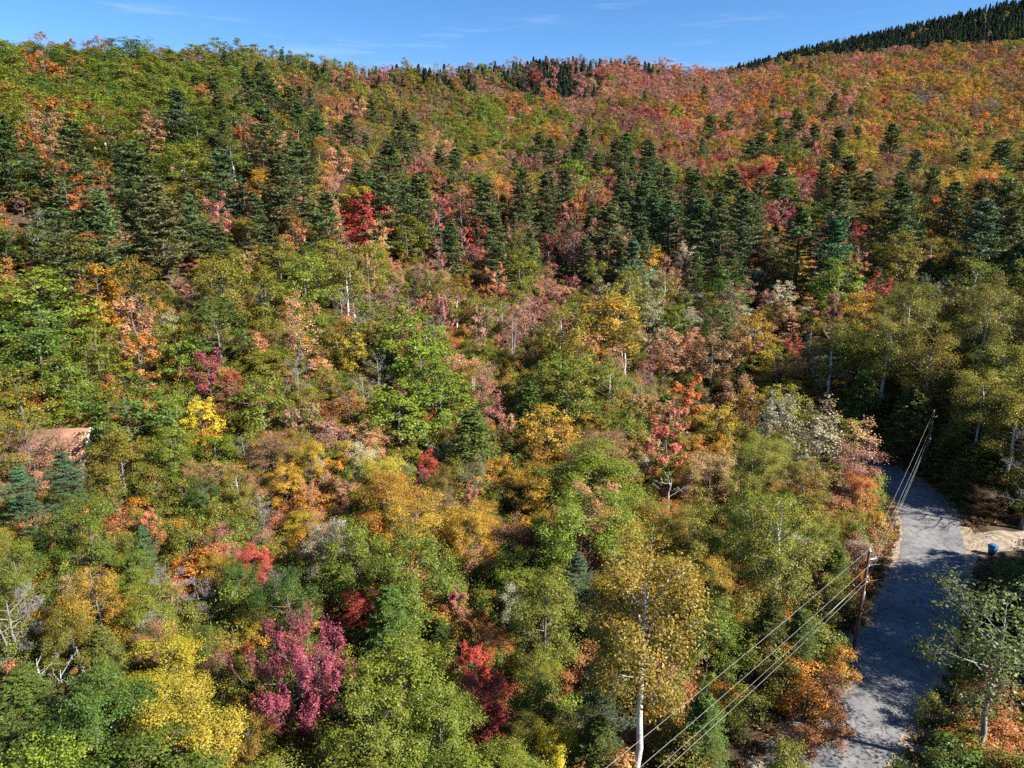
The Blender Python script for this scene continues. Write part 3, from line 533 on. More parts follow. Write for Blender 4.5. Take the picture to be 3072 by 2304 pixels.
TREES = []    # dicts: code, x, y, z, h, w, r, u, v, phrase
HOUSE = None
def hit(u, v, hc):
    d = ray(u, v); d = d / np.linalg.norm(d)
    ts = np.arange(24, 1100, .5); pts = d * ts[:, None]
    zz = CAM_H + pts[:, 2] - terrain(pts[:, 0], pts[:, 1]) - hc
    k = np.argmax(zz < 0) if (zz < 0).any() else len(ts) - 1
    return pts[k, 0], pts[k, 1], ts[k]
hp = hit(54, 444, 3.5); HOUSE = (hp[0], hp[1])
def near_k(t): return .80 + .20 * float(sstep(70, 125, np.array(t)))
for sh, lst in SEEN.items():
    u0, v0 = (sh % 3) * 1024 / 3, (sh // 3) * 256
    for it in lst:
        c = it[3]; u, v, w = u0 + it[0] * .15432, v0 + it[1] * .15432, it[2] * .15432
        Ht = T[c][6] * rnd.uniform(.9, 1.1)
        x, y, t = hit(u, v, .68 * Ht)
        wm = w * t / FPX * (1.3 if c in 'KJ' else 1.16)
        wm = float(np.clip(wm, 2.6, 11.5))
        base_w = T[c][7]
        Ht = Ht * float(np.clip((wm / base_w) ** .25, .78, 1.1)) * near_k(t)
        Ht = max(min(Ht, wm * (2.3 if c in 'KJ' else 1.75)), 4.5)
        x, y, t = hit(u, v, .68 * Ht)
        dr_ = float(min(dist_to(ROADC, x, y)[0], dist_to(DRIVE, x, y)[0]))
        if dr_ < 5.0: continue
        TREES.append(dict(c=c, x=x, y=y, h=Ht, w=wm, t=t, u=u, v=v, seen=True, phrase=it[4] if len(it) > 4 else None))
# the trees that stand at the frame's edge and by the road
def special(c, x, y, h, w, phrase, stock=None, rot=None):
    u, v, t = proj(x, y, H1(x, y) + .62 * h)
    TREES.append(dict(c=c, x=x, y=y, h=h, w=w, t=t, u=u, v=v, seen=True, phrase=phrase, stock=stock, rot=rot))
special('O', 7.4, 34.0, 16.6, 5.6, 'the tall birch with the long white trunk beside the wires', 'tallbirch', .4)
special('M', -13.4, 37.2, 7.8, 6.2, 'the crimson-pink maple with upswept branches', 'fan', .9)
special('O', 19.6, 46.3, 13.5, 5.4, 'the pale-trunked birch beside the utility pole', 'tallbirch', 2.0)
special('Q', 28.9, 36.4, 12.2, 7.2, 'the yellow-green oak with a pale trunk across the road', 'highoak', 1.0)
special('O', HOUSE[0] + .6, HOUSE[1] - 5.2, 9.5, 5.2, None, 'sparse')
special('T', HOUSE[0] + 3.4, HOUSE[1] - 3.9, 7.5, 4.6, None, 'sparse')
special('O', HOUSE[0] - 3.0, HOUSE[1] - 4.4, 9.0, 5.0, None, 'birch')
q_ = hit(70, 494, 5.0); special('J', q_[0], q_[1], 9.0, 8.0, 'the blue-green pine below the cabin', 'pine')
q_ = hit(26, 503, 4.5); special('J', q_[0], q_[1], 8.0, 5.5, None, 'pine')
special('T', HOUSE[0] - 1.2, HOUSE[1] - 4.6, 7.0, 4.6, None, 'sparse')
special('O', HOUSE[0] - 2.4, HOUSE[1] - 5.4, 7.6, 4.4, None, 'fine')
special('S', HOUSE[0] + 1.8, HOUSE[1] - 6.0, 6.0, 4.0, None, 'sparse')
special('B', 55.5, 69.5, 10.5, 7.5, 'the brown leafless tree beside the blue bin', 'bare', .3)
for sx_, sy_, hh_ in ((58.0, 82.6, 14), (57, 93, 16), (63, 86, 15), (55, 101, 16), (66, 97, 17), (69, 88, 16), (60, 78, 14), (74, 96, 16), (50, 106, 15), (61, 107, 16), (71, 106, 16)):
    special('O', sx_, sy_, hh_, 6.8, None, 'tallbirch')
for sx_, sy_, hh_, c_ in ((40.2, 76.5, 7.5, 'P'), (42.2, 81.5, 8.5, 'S'), (38.4, 71.5, 5.5, 'o'), (40.4, 87.5, 9.5, 'T'), (36.8, 79.5, 9, 'W'), (37.5, 93, 10, 'O'), (32.5, 97, 10, 'T'), (43.2, 85.6, 7.5, 'O')): special(c_, sx_, sy_, hh_, hh_ * .6, None)
special('O', 57, 74.8, 14, 6.5, None, 'tallbirch'); special('g', 60.5, 72.8, 12, 7, None, 'oak'); special('T', 53.4, 72.6, 3.6, 3.2, None, 'fine'); special('O', 55.6, 79.0, 13, 6, None, 'tallbirch')
for sx_, sy_, hh_ in ((54.2, 76.4, 7.5), (55.0, 81.2, 9), (53, 89, 11), (58, 85, 10), (65, 91, 12), (51, 97, 11)):
    special('h', sx_, sy_, hh_, 6.5, None)
for sx_, sy_, hh_, c_ in ((32.5, 41.5, 2.6, 'x'), (32.5, 34.0, 4, 'h'), (26.2, 33.6, 2.2, 'x'), (30.5, 33.5, 2.0, 'w'), (33, 37.5, 2.3, 'w'), (35.5, 40, 3, 'x'), (25.6, 31.8, 2.4, 'w'), (28.5, 40.2, 2.0, 'x'), (27.6, 31.5, 3, 'x'), (34.5, 44.5, 3.2, 'h'), (37, 47, 2.6, 'x'), (39, 50.5, 3, 'h'),
    (24.3, 44.5, 2.6, 'w'), (22.0, 42.0, 2.4, 'q'), (20.2, 40.6, 3.0, 'w'), (21.4, 38.9, 2.0, 'q'), (24.9, 47.3, 2.2, 'x'), (18.5, 37.5, 2.2, 'q'), (17.2, 35.6, 2.4, 'x'), (26.2, 51.8, 2.3, 'x'), (29.5, 53.2, 2.2, 'q'), (31.5, 56.4, 2.4, 'w'), (35.5, 63.0, 2.8, 'q'), (38.2, 67.0, 3.0, 'w'), (54.5, 63.2, 2.2, 'R'), (58, 64, 2.4, 'q'), (23.2, 47.8, 3.4, 'x'), (19.0, 42.8, 3.0, 'x')):
    special('q' if c_ == 'R' else c_, sx_, sy_, hh_, hh_ * .95, None, None if c_ != 'h' else 'hemlock')
N_SEEN = len(TREES)

def cell_code(u, v):
    u += rnd.normal(0, 26); v += rnd.normal(0, 16)
    u = min(max(u, 0), 1023); v = min(max(v, 0), 767)
    sh = int(v // 256) * 3 + int(u // (1024 / 3))
    cu = int((u % (1024 / 3)) / (1024 / 12)); cv = int((v % 256) / (256 / 3))
    s = CELLS[sh][min(cv, 2) * 4 + min(cu, 3)]
    return s[rnd.integers(len(s))]
TREES_HOUSE = dict(u=54, v=440, t=math.hypot(hp[0], hp[1]), w=7.0)
def fill(r0, r1, a0, a1, sp, lod_far=False, code=None, vis=True):
    pos = np.array([(t['x'], t['y'], t['w']) for t in TREES])
    seen = [t for t in TREES if t['seen'] and T[t['c']][0] != 'shrub'] + [TREES_HOUSE]
    su = np.array([t['u'] for t in seen]); sv = np.array([t['v'] for t in seen]); st = np.array([t['t'] for t in seen]); sw = np.array([t['w'] * FPX / t['t'] for t in seen])
    ext = r1; cand = []
    ny = int(2 * ext / (sp * .87)) + 1
    ys = np.arange(-ext * .2, ext, sp * .87)
    P = []
    for k, yy in enumerate(ys):
        xs = np.arange(-ext, ext, sp) + (k % 2) * sp * .5
        P.append(np.column_stack([xs, np.full(len(xs), yy)]))
    P = np.concatenate(P); P = P + rnd.uniform(-.36, .36, P.shape) * sp
    r = np.hypot(P[:, 0], P[:, 1]); az = np.degrees(np.arctan2(P[:, 0], P[:, 1]))
    P = P[(r > r0) & (r < r1) & (az > a0) & (az < a1)]
    zt = terrain(P[:, 0], P[:, 1])
    dr_ = np.minimum(dist_to(ROADC, P[:, 0], P[:, 1]), dist_to(DRIVE, P[:, 0], P[:, 1]))
    for (x, y), z, d in zip(P, zt, dr_):
        if d < 5.5: continue
        if math.hypot(x - HOUSE[0], y - HOUSE[1]) < 5.5: continue
        u, v, t = proj(x, y, z + 8)
        c = code(x, y, u, v) if code else cell_code(u, v)
        if c in 'KJ' and vis and rnd.uniform() < .05: c = 'OGYPTS'[rnd.integers(6)]
        h = T[c][6] * rnd.uniform(.72, 1.12) * near_k(t); w = T[c][7] * rnd.uniform(.68, 1.15)
        dd = np.hypot(pos[:, 0] - x, pos[:, 1] - y)
        if (dd < .33 * (pos[:, 2] + w)).any(): continue
        if vis:
            ok = False
            for sc in (1.0, .74, .56, .4):
                hh, ww = h * sc, w * (sc ** .6)
                uc, vc, tc_ = proj(x, y, z + hh * .6); wp = ww * FPX / tc_; hpx = hh * FPX / tc_
                b = (st > tc_ + 1.5) & (np.abs(su - uc) < .5 * (.75 * sw + .8 * wp)) & (vc - hpx * .36 < sv + .12 * sw) & (vc + hpx * .5 > sv - .3 * sw)
                rb = (ROADPIX[:, 2] > tc_) & (np.abs(ROADPIX[:, 0] - uc) < .5 * wp + 14) & (ROADPIX[:, 1] > vc - hpx * .42 - 3) & (ROADPIX[:, 1] < vc + hpx * .7)
                if not rb.any() and (sc < .45 or not b.any()): ok = True; break
            if not ok: continue
            h, w = hh, ww
        uc, vc, tc_ = proj(x, y, z + .62 * h)
        TREES.append(dict(c=c, x=x, y=y, h=h, w=w, t=tc_, u=uc, v=vc, seen=False, phrase=None))
def shade_code(x, y, u, v): return 'OgGghKK'[rnd.integers(7)]
fill(22, 200, -41, 39, 5.1)
n_vis = len(TREES)
n_edge = len(TREES)
fill(20, 130, 38, 75, 5.0, code=shade_code, vis=True)
def in_gap(x, y, px, py, hw, s1):
    dx, dy = math.sin(SUN_AZ), math.cos(SUN_AZ); s_ = (x - px) * dx + (y - py) * dy; q = abs((x - px) * dy - (y - py) * dx)
    return 0 < s_ < s1 and q < hw
TREES[n_edge:] = [t for t in TREES[n_edge:] if not in_gap(t['x'], t['y'], 29.5, 37.0, 6.6, 34) and not in_gap(t['x'], t['y'], 46, 66, 2.6, 24)]
for t in TREES[n_edge:]: t['h'] *= 1.4; t['w'] *= 1.15          # woods beside the road, beyond the frame: their shade falls on the road
FAR = []
_keep = TREES; TREES = list(TREES)
STAND = {}
def hill_code(x, y, u, v):
    az = math.atan2(x, y); R = float(np.interp(az, RA, RR)); r = math.hypot(x, y)
    u += rnd.normal(0, 9)
    if 330 < u < 520 and r > R - 75: return 'kkkkOTP'[rnd.integers(7)]
    if 520 <= u < 592 and r > R - 110: return 'kkkkkPk'[rnd.integers(7)]
    if 600 < u < 655 and r > R - 30: return 'kkkPT'[rnd.integers(5)]
    if 150 < u < 330 and r > R - 22: return 'kGOTGOP'[rnd.integers(7)]
    key = (round((x + 14 * math.sin(y * .05)) / 24), round((y + 12 * math.sin(x * .07)) / 24))
    if rnd.uniform() < .5:
        if key not in STAND: STAND[key] = cell_code(u, v)
        c = STAND[key]
    else: c = cell_code(u, v)
    if c in 'KJ' and rnd.uniform() < (.45 if u < 330 else .88): c = 'TOPYGo'[rnd.integers(6)]
    if c == 'k' and rnd.uniform() < .6: c = 'OGT'[rnd.integers(3)]
    return c
k0 = len(TREES)
fill(200, 345, -42, -7, 7.6, code=hill_code, vis=False)
for t in TREES[k0:]:
    if t['c'] not in 'kKJ': t['w'] *= 1.5; t['h'] *= 1.12
k2 = len(TREES)
fill(345, 690, -42, -7, 6.0, code=hill_code, vis=False)
fill(200, 690, -7, 42, 6.1, code=hill_code, vis=False)
for t in TREES[k2:]:
    if t['c'] not in 'kKJ': f_ = rnd.uniform(.8, 1.65); t['w'] *= f_; t['h'] *= .75 + .25 * f_
FAR = [t for t in TREES[k0:] if math.hypot(t['x'], t['y']) < np.interp(math.atan2(t['x'], t['y']), RA, RR) + 14]
k1 = len(TREES)
for r_ in np.arange(700, 1010, 5.0):
    for a_ in np.arange(R_(8), R_(42), 5.0 / r_):
        x, y = (r_ + rnd.uniform(-2, 2)) * math.sin(a_), (r_ + rnd.uniform(-2, 2)) * math.cos(a_)
        FAR.append(dict(c='k' if rnd.uniform() > .035 else 'YOS'[rnd.integers(3)], x=x, y=y, h=10 * rnd.uniform(.5, 1.3), w=4.6 * rnd.uniform(.7, 1.25), t=r_, u=0, v=0, seen=False, phrase=None))
TREES = _keep

# ------------------------------------------------------------------ the setting: ground, road, shoulders
def build_ground():
    rad = np.concatenate([[2], np.geomspace(10, 130, 70), np.geomspace(135, 1100, 90), [1500, 2500, 4500]])
    azs = np.radians(np.concatenate([np.arange(-180, -50, 5.0), np.arange(-50, 50, .75), np.arange(50, 180, 5.0)]))
    Rg, Ag = np.meshgrid(rad, azs, indexing='ij')
    X, Y = Rg * np.sin(Ag), Rg * np.cos(Ag); Z = terrain(X.ravel(), Y.ravel())
    n, m = Rg.shape; idx = np.arange(n * m).reshape(n, m)
    a, b = idx[:-1], idx[1:]
    q = np.stack([a, b, np.roll(b, -1, 1), np.roll(a, -1, 1)], -1).reshape(-1, 4)
    v = np.column_stack([X.ravel(), Y.ravel(), Z]); cap = idx[0][::-1].reshape(1, -1)
    me = new_mesh('ground', v, [(4, q[:, ::-1]), (len(azs), cap[:, ::-1])], mats=[M_FLOOR], smooth=True)
    return tag(link('ground', me), kind='structure')
build_ground()
def strip(name, path, lo, hi, z, m, wob=0.0, seed=1):
    g = np.random.default_rng(seed)
    d = unit(np.gradient(path, axis=0)); nrm = np.column_stack([d[:, 1], -d[:, 0]])
    cols = np.linspace(0, 1, 9)
    s = np.cumsum(np.r_[0, np.hypot(*np.diff(path, axis=0).T)])
    def wv(ph): return wob * (np.sin(s * .9 + ph) + .6 * np.sin(s * 2.3 + ph * 2) + .4 * g.normal(0, 1, len(s)))
    l = lo + wv(seed); h = hi + wv(seed + 2.2)
    P = path[:, None] + nrm[:, None] * (l[:, None] + (h - l)[:, None] * cols)[..., None]
    v = np.column_stack([P.reshape(-1, 2), np.full(P.shape[0] * 9, z)])
    idx = np.arange(len(v)).reshape(-1, 9)
    q = np.stack([idx[:-1, :-1], idx[:-1, 1:], idx[1:, 1:], idx[1:, :-1]], -1).reshape(-1, 4)
    return tag(link(name, new_mesh(name, v, [(4, q)], mats=[m])), kind='structure')
ROADD = chaikin(ROAD, 4)
strip('gravel_shoulder', ROADD, -3.7, 4.0, .012, M_GRAVEL, .16, 3)
strip('road', ROADD, -2.8, 2.8, .022, M_ASPH, .06, 5)
strip('gravel_driveway', chaikin(DRIVE, 1), -1.9, 2.1, .017, M_GRAVEL, .25, 8)
strip('gravel_turnout', chaikin(np.array([(23.2,36.5),(25.9,39.9),(28.9,43.4)])), -1.2, 3.4, .016, M_GRAVEL, .2, 11)

# ------------------------------------------------------------------ trees
def sizes(kind, lod, h, w, seed):
    lst = STOCK[(kind, lod)]; e = lst[seed % len(lst)]
    sz = h / e[3]; sx = w / (2 * e[4]); sx = min(max(sx, sz * .62), sz * 1.9)
    return e, sx, sz
def tints(c):
    a, b = np.array(T[c][3]), np.array(T[c][4])
    hue = rnd.normal(0, 1); k = max(.5, rnd.normal(1, .22 if c == 'k' else .11))
    if c in 'Gg': hue = max(hue, -.7)
    j = np.array([1 + .09 * hue, 1 - .05 * hue, 1 + .03 * rnd.normal()])
    if c == 'O':
        m = rnd.uniform(); o2 = np.array([.32, .19, .03]); a = a * (1 - .3 * m ** 2) + o2 * .3 * m ** 2; b = b * (1 - .3 * m ** 2) + o2 * .3 * m ** 2
    if c == 'G':
        m = rnd.uniform(); o2 = np.array([.22, .21, .022]); b = b * (1 - .5 * m) + o2 * .5 * m
    if c == 'Y':
        m = rnd.uniform(); o2 = np.array([.50, .36, .03]); b = b * (1 - .6 * m) + o2 * .6 * m
    return np.clip(a * j * k, .004, .8), np.clip(b * j * k, .004, .82)
for i, t in enumerate(TREES):
    t['i'] = i; t['z'] = H1(t['x'], t['y']); t['kind'] = t.get('stock') or T[t['c']][2][int(rnd.integers(len(T[t['c']][2])))]
    t['px'] = t['w'] * FPX / t['t']
    t['inframe'] = -25 < t['u'] < 1049 and -20 < t['v'] < 850
# at most 300 of a kind as things of their own, the ones that show largest; the remainder joins the far woods
solo = {}
for t in sorted([t for t in TREES if t['inframe']], key=lambda t: (not t['seen'], -t['px'])):
    n = T[t['c']][0]
    if solo.get(n, 0) < 295 and (t['seen'] or t['px'] > 10): solo[n] = solo.get(n, 0) + 1; t['solo'] = True
REST = [t for t in TREES if not t.get('solo')]
MARKS = [t for t in TREES if t['phrase'] and t.get('solo')]
used = {}
def label_for(t):
    n, cat, _, _, _, colr, h0, w0 = T[t['c']]
    if t['phrase']: 
        s = t['phrase']; s = s[4:] if s.startswith('the ') else s
        return s
    size = 'tall' if t['h'] > 1.0 * h0 else ('low' if t['h'] < .72 * h0 else ('broad' if t['w'] > 1.12 * w0 else ('slender' if t['w'] < .8 * w0 else 'mid-sized')))
    ds = sorted(MARKS, key=lambda m: (m['x'] - t['x']) ** 2 + (m['y'] - t['y']) ** 2)[:9]
    tex = {'sparse': 'thin-leaved ', 'spike': 'upright ', 'oak': 'dense ', 'fine': 'fine-leaved ', 'tallbirch': 'long-trunked '}.get(t['kind'], '')
    first = None
    for m in ds:
        d = math.hypot(m['x'] - t['x'], m['y'] - t['y']); dz = t['z'] - m['z']
        rel = 'beside' if d < 6 else ('uphill from' if dz > 1.0 else ('downslope from' if dz < -1.0 else 'near'))
        s = f"{size} {colr} {tex}{cat} {rel} {m['phrase']}"
        if len(s.split()) > 16: s = f"{size} {colr} {cat} {rel} {m['phrase']}"
        if len(s.split()) > 16: s = f"{colr} {cat} {rel} {m['phrase']}"
        first = first or s
        if s not in used: break
    else: s = first
    used[s] = used.get(s, 0) + 1
    return s
GROUPS = {'maple_tree': 'maples of the autumn forest', 'oak_tree': 'oaks of the autumn forest', 'birch_tree': 'birches of the autumn forest', 'beech_tree': 'beeches of the autumn forest',
          'bare_tree': 'leafless trees in the forest', 'pine_tree': 'pines on the hillside', 'spruce_tree': 'spruces on the hillside', 'hemlock_tree': 'hemlocks in the forest', 'shrub': 'shrubs beside the road'}
def plant(t, lod):
    e, sx, sz = sizes(t['kind'], lod, t['h'], t['w'], t['i'] * 7 + int(t['x']))
    n, cat = T[t['c']][0], T[t['c']][1]
    o = empty(n, (t['x'], t['y'], t['z'] - .08), t['rot'] if t.get('rot') is not None else rnd.uniform(0, 6.283))
    o.scale = (sx, sx * rnd.uniform(.9, 1.1), sz); o.rotation_euler.x = rnd.normal(0, .02); o.rotation_euler.y = rnd.normal(0, .02)
    tag(o, label_for(t), cat, GROUPS[n])
    link('trunk', e[0], o); link('branches', e[1], o)
    if e[2] is not None:
        c = link('crown', e[2], o); a, b = tints(t['c'])
        c['tint'] = [float(q) for q in a]; c['tint2'] = [float(q) for q in b]
    return o
for t in TREES:
    if t.get('solo'): plant(t, 0 if t['t'] < 82 else 1)

# ------------------------------------------------------------------ far woods: one object each, built from points
def joined(name, e):
    vs_, fs_, mi, lv, lw, mats_ = [], [], [], [], [], []
    off = 0
    for k, me in enumerate([m for m in e[:3] if m is not None]):
        nv = len(me.vertices); co = np.empty(nv * 3, np.float32); me.vertices.foreach_get('co', co)
        li = np.empty(len(me.loops), np.int32); me.loops.foreach_get('vertex_index', li)
        vs_.append(co.reshape(-1, 3)); fs_.append(li.reshape(-1, 4) + off); off += nv
        nf = len(me.polygons); mi.append(np.full(nf, k))
        if 'lv' in me.attributes:
            a = np.empty(nf, np.float32); me.attributes['lv'].data.foreach_get('value', a); lv.append(a.copy()); me.attributes['lw'].data.foreach_get('value', a); lw.append(a.copy())
        else: lv.append(np.zeros(nf)); lw.append(np.ones(nf))
        mats_.append(me.materials[0])
    me = new_mesh(name, np.concatenate(vs_), [(4, np.concatenate(fs_))], {'lv': np.concatenate(lv), 'lw': np.concatenate(lw)}, mats_, np.concatenate(mi))
    return bpy.data.objects.new(name, me)
def woods(name, trees, lod_of, label, cat):
    coll = bpy.data.collections.new(name + '_stock'); order = {}
    n = len(trees); co = np.zeros((n, 3)); rot = np.zeros((n, 3)); scl = np.ones((n, 3)); pick = np.zeros(n, np.int32); ta = np.ones((n, 4)); tb_ = np.ones((n, 4))
    for i, t in enumerate(trees):
        kind = t.get('kind') or T[t['c']][2][int(rnd.integers(len(T[t['c']][2])))]
        lod = lod_of(t); sd = int(rnd.integers(1000)); lst = STOCK[(kind, lod)]; key = (kind, lod, sd % len(lst))
        e, sx, sz = sizes(kind, lod, t['h'], t['w'], sd)
        if key not in order:
            nm = 'stock_%03d' % len(order); order[key] = len(order); coll.objects.link(joined(nm, e))
        pick[i] = order[key]; co[i] = (t['x'], t['y'], t.get('z', 0)); rot[i, 2] = rnd.uniform(0, 6.283); scl[i] = (sx, sx, sz)
        a, b = tints(t['c']); ta[i, :3] = a; tb_[i, :3] = b
    if not all('z' in t for t in trees): co[:, 2] = terrain(co[:, 0], co[:, 1]) - .1
    me = bpy.data.meshes.new(name); me.vertices.add(n); me.vertices.foreach_set('co', co.astype(np.float32).ravel())
    for nm, ty, arr, key in (('rot', 'FLOAT_VECTOR', rot, 'vector'), ('scl', 'FLOAT_VECTOR', scl, 'vector'), ('pick', 'INT', pick, 'value'), ('tint', 'FLOAT_COLOR', ta, 'color'), ('tint2', 'FLOAT_COLOR', tb_, 'color')):
        at = me.attributes.new(nm, ty, 'POINT'); at.data.foreach_set(key, np.ascontiguousarray(arr, np.int32 if ty == 'INT' else np.float32).ravel())
    o = link(name, me)
    ng = bpy.data.node_groups.new(name, 'GeometryNodeTree')
    ng.interface.new_socket('Geometry', in_out='INPUT', socket_type='NodeSocketGeometry'); ng.interface.new_socket('Geometry', in_out='OUTPUT', socket_type='NodeSocketGeometry')
    N, L = ng.nodes, ng.links
    gi, go = N.new('NodeGroupInput'), N.new('NodeGroupOutput')
    ci = N.new('GeometryNodeCollectionInfo'); ci.inputs['Collection'].default_value = coll; ci.inputs['Separate Children'].default_value = True; ci.inputs['Reset Children'].default_value = True
    ip = N.new('GeometryNodeInstanceOnPoints'); ip.inputs['Pick Instance'].default_value = True
    def na(nm, ty):
        q = N.new('GeometryNodeInputNamedAttribute'); q.data_type = ty; q.inputs['Name'].default_value = nm; return q.outputs['Attribute']
    L.new(gi.outputs[0], ip.inputs['Points']); L.new(ci.outputs[0], ip.inputs['Instance']); L.new(na('pick', 'INT'), ip.inputs['Instance Index'])
    er = N.new('FunctionNodeEulerToRotation'); L.new(na('rot', 'FLOAT_VECTOR'), er.inputs[0]); L.new(er.outputs[0], ip.inputs['Rotation'])
    L.new(na('scl', 'FLOAT_VECTOR'), ip.inputs['Scale']); L.new(ip.outputs[0], go.inputs[0])
    md = o.modifiers.new('woods', 'NODES'); md.node_group = ng
    return tag(o, label, cat, kind='stuff')
near_rest = [t for t in REST if t['u'] < 1049]
edge_rest = [t for t in REST if t['u'] >= 1049 and math.hypot(t['x'], t['y']) > 33]
if near_rest: woods('hillside_woods', near_rest, lambda t: 1, 'mixed autumn woods filling in between the larger hillside trees', 'woods')
if edge_rest: woods('roadside_woods', edge_rest, lambda t: 0 if t['t'] < 90 else 1, 'shady woods lining the far side of the road', 'woods')
CON = 'kKJh'
woods('distant_broadleaf_forest', [t for t in FAR if t['c'] not in CON], lambda t: 1 if math.hypot(t['x'], t['y']) < 330 else 2, 'distant orange, pink and green broadleaf forest covering the upper slopes', 'forest')
woods('distant_conifer_forest', [t for t in FAR if t['c'] in CON], lambda t: 1 if math.hypot(t['x'], t['y']) < 360 else 2, 'dark conifer forest along the ridge and the far mountain', 'forest')
# undergrowth between the trunks
UND = []
def scatter(n, r0, r1, clear):
    a = rnd.uniform(R_(-42), R_(42), n); r = np.sqrt(rnd.uniform(r0 ** 2, r1 ** 2, n)); x, y = r * np.sin(a), r * np.cos(a)
    ok = (np.minimum(dist_to(ROADC, x, y), dist_to(DRIVE, x, y)) > clear) & (np.hypot(x - HOUSE[0], y - HOUSE[1]) > 5.5)
    x, y = x[ok], y[ok]; return zip(x, y, terrain(x, y))
for x, y, z in scatter(2600, 22, 125, 5.6):
    UND.append(dict(c='xxxwqx'[rnd.integers(6)], x=x, y=y, z=z - .05, h=3 * rnd.uniform(.5, 1.3), w=3 * rnd.uniform(.6, 1.3), t=50))
for x, y, z in scatter(3000, 70, 260, 7):
    u, v, _t = proj(x, y, z + 2); c = cell_code(u, v)
    if c in 'KJkhBV': c = 'OTSGP'[rnd.integers(5)]
    UND.append(dict(c=c, kind=['fine', 'maple', 'spike'][rnd.integers(3)], x=x, y=y, z=z - .6, h=rnd.uniform(3, 5.5), w=rnd.uniform(3.2, 5), t=100))
woods('undergrowth', UND, lambda t: 1, 'low leafy undergrowth and saplings beneath the trees', 'undergrowth')


# ------------------------------------------------------------------ utility poles and wires
def box(c, sz, rz=0.0):
    x, y, z = np.array(sz) / 2
    v = np.array([(a, b_, c_) for a in (-x, x) for b_ in (-y, y) for c_ in (-z, z)])
    cs, sn = math.cos(rz), math.sin(rz)
    v = np.column_stack([v[:, 0] * cs - v[:, 1] * sn, v[:, 0] * sn + v[:, 1] * cs, v[:, 2]]) + np.array(c)
    f = np.array([(0, 1, 3, 2), (4, 6, 7, 5), (0, 4, 5, 1), (2, 3, 7, 6), (0, 2, 6, 4), (1, 5, 7, 3)])
    return v, f
def boxes(name, lst, m, parent):
    vs_, fs_, off = [], [], 0
    for bx_ in lst:
        v, f = box(*bx_); vs_.append(v); fs_.append(f + off); off += 8
    return link(name, new_mesh(name, np.concatenate(vs_), [(4, np.concatenate(fs_))], mats=[m]), parent)
def lathe(name, prof_, m, parent, at=(0, 0, 0), n=10, cap=True):
    pr = np.array(prof_); ang = np.arange(n) / n * 2 * math.pi
    v = np.concatenate([np.column_stack([r * np.cos(ang), r * np.sin(ang), np.full(n, z)]) for r, z in pr]) + np.array(at)
    idx = np.arange(len(v)).reshape(len(pr), n)
    q = np.stack([idx[:-1], np.roll(idx[:-1], -1, 1), np.roll(idx[1:], -1, 1), idx[1:]], -1).reshape(-1, 4)
    return link(name, new_mesh(name, v, [(4, q), (n, idx[-1:]), (n, idx[:1][:, ::-1])], mats=[m], smooth=False), parent)
ATT = [8.95, 7.5, 6.55, 6.1]
def pole(x, y, label, full=True):
    o = empty('utility_pole', (x, y, H1(x, y)))
    tag(o, label, 'utility pole', 'utility poles along the road')
    t_ = Tubes(); zz = np.linspace(-.3, 8.75, 10); t_.add(np.column_stack([.012 * zz, 0 * zz, zz]), .155 - .006 * zz, 10)
    link('shaft', t_.mesh('shaft', M_WOOD), o)
    boxes('pole_cap', [((.105, 0, 8.77), (.2, .2, .05))], M_METAL, o)
    boxes('bracket', [((.19, 0, 8.55), (.035, .05, .55))], M_METAL, o)
    lathe('insulator', [(.03, 0), (.075, .03), (.05, .07), (.075, .10), (.045, .15), (.02, .17)], M_PORC, o, (.105, 0, 8.80))
    boxes('crossarm', [((.42, .05, 8.05), (.75, .07, .08), .35)], M_PORC, o)
    lathe('insulator', [(.02, 0), (.06, .03), (.04, .07), (.06, .10), (.02, .14)], M_PORC, o, (.72, .16, 8.09))
    for z in ATT[1:]: lathe('spool', [(.03, 0), (.06, .03), (.035, .06), (.06, .09), (.03, .12)], M_PORC, o, (.22, -.02, z - .06))
    boxes('cable_guard', [((.20, 0, 4.9), (.05, .07, .75))], M_PORC, o)
    boxes('step_bolt', [((.17, 0, 3.4), (.18, .02, .02))], M_METAL, o)
    return o
P0 = (27.3, 48.5); P1 = (-13.5, 11.2); P2 = (53.2, 84.5)
pole(*P0, 'brown wooden utility pole with white insulators beside the road')
pole(*P2, 'shaded wooden utility pole at the outer side of the road bend')
pole(*P1, 'wooden utility pole standing among trees at the near end of the wires')
def wire(name, a, b, sag, rad, label, cat='power line', grp='overhead wires on the utility poles', lumps=()):
    a, b = np.array(a), np.array(b); t_ = np.linspace(0, 1, 40)[:, None]
    p = a * (1 - t_) + b * t_; p[:, 2] -= 4 * sag * (t_[:, 0] * (1 - t_[:, 0]))
    r = np.full(40, rad)
    for k in lumps: r[k] *= 3.2
    tb_ = Tubes(); tb_.add(p, r, 5)
    return tag(link(name, tb_.mesh(name, M_WIRE)), label, cat, grp)
nm = ['topmost', 'second', 'third', 'lowest']
for k, z in enumerate(ATT):
    dx = .105 if k == 0 else .25
    wire('overhead_wire', (P0[0] + dx, P0[1], z + .02), (P1[0] + dx, P1[1], H1(*P1) + z + .02), .45 + .12 * k, .009 if k != 2 else .0075, f'{nm[k]} overhead wire running from the roadside pole past the white-trunked birch', lumps=(3, 4) if k == 2 else ())
    wire('overhead_wire', (P0[0] + dx, P0[1], z + .02), (P2[0] + dx, P2[1], H1(*P2) + z + .02), .35 + .1 * k, .009, f'{nm[k]} overhead wire running from the roadside pole over the road bend')
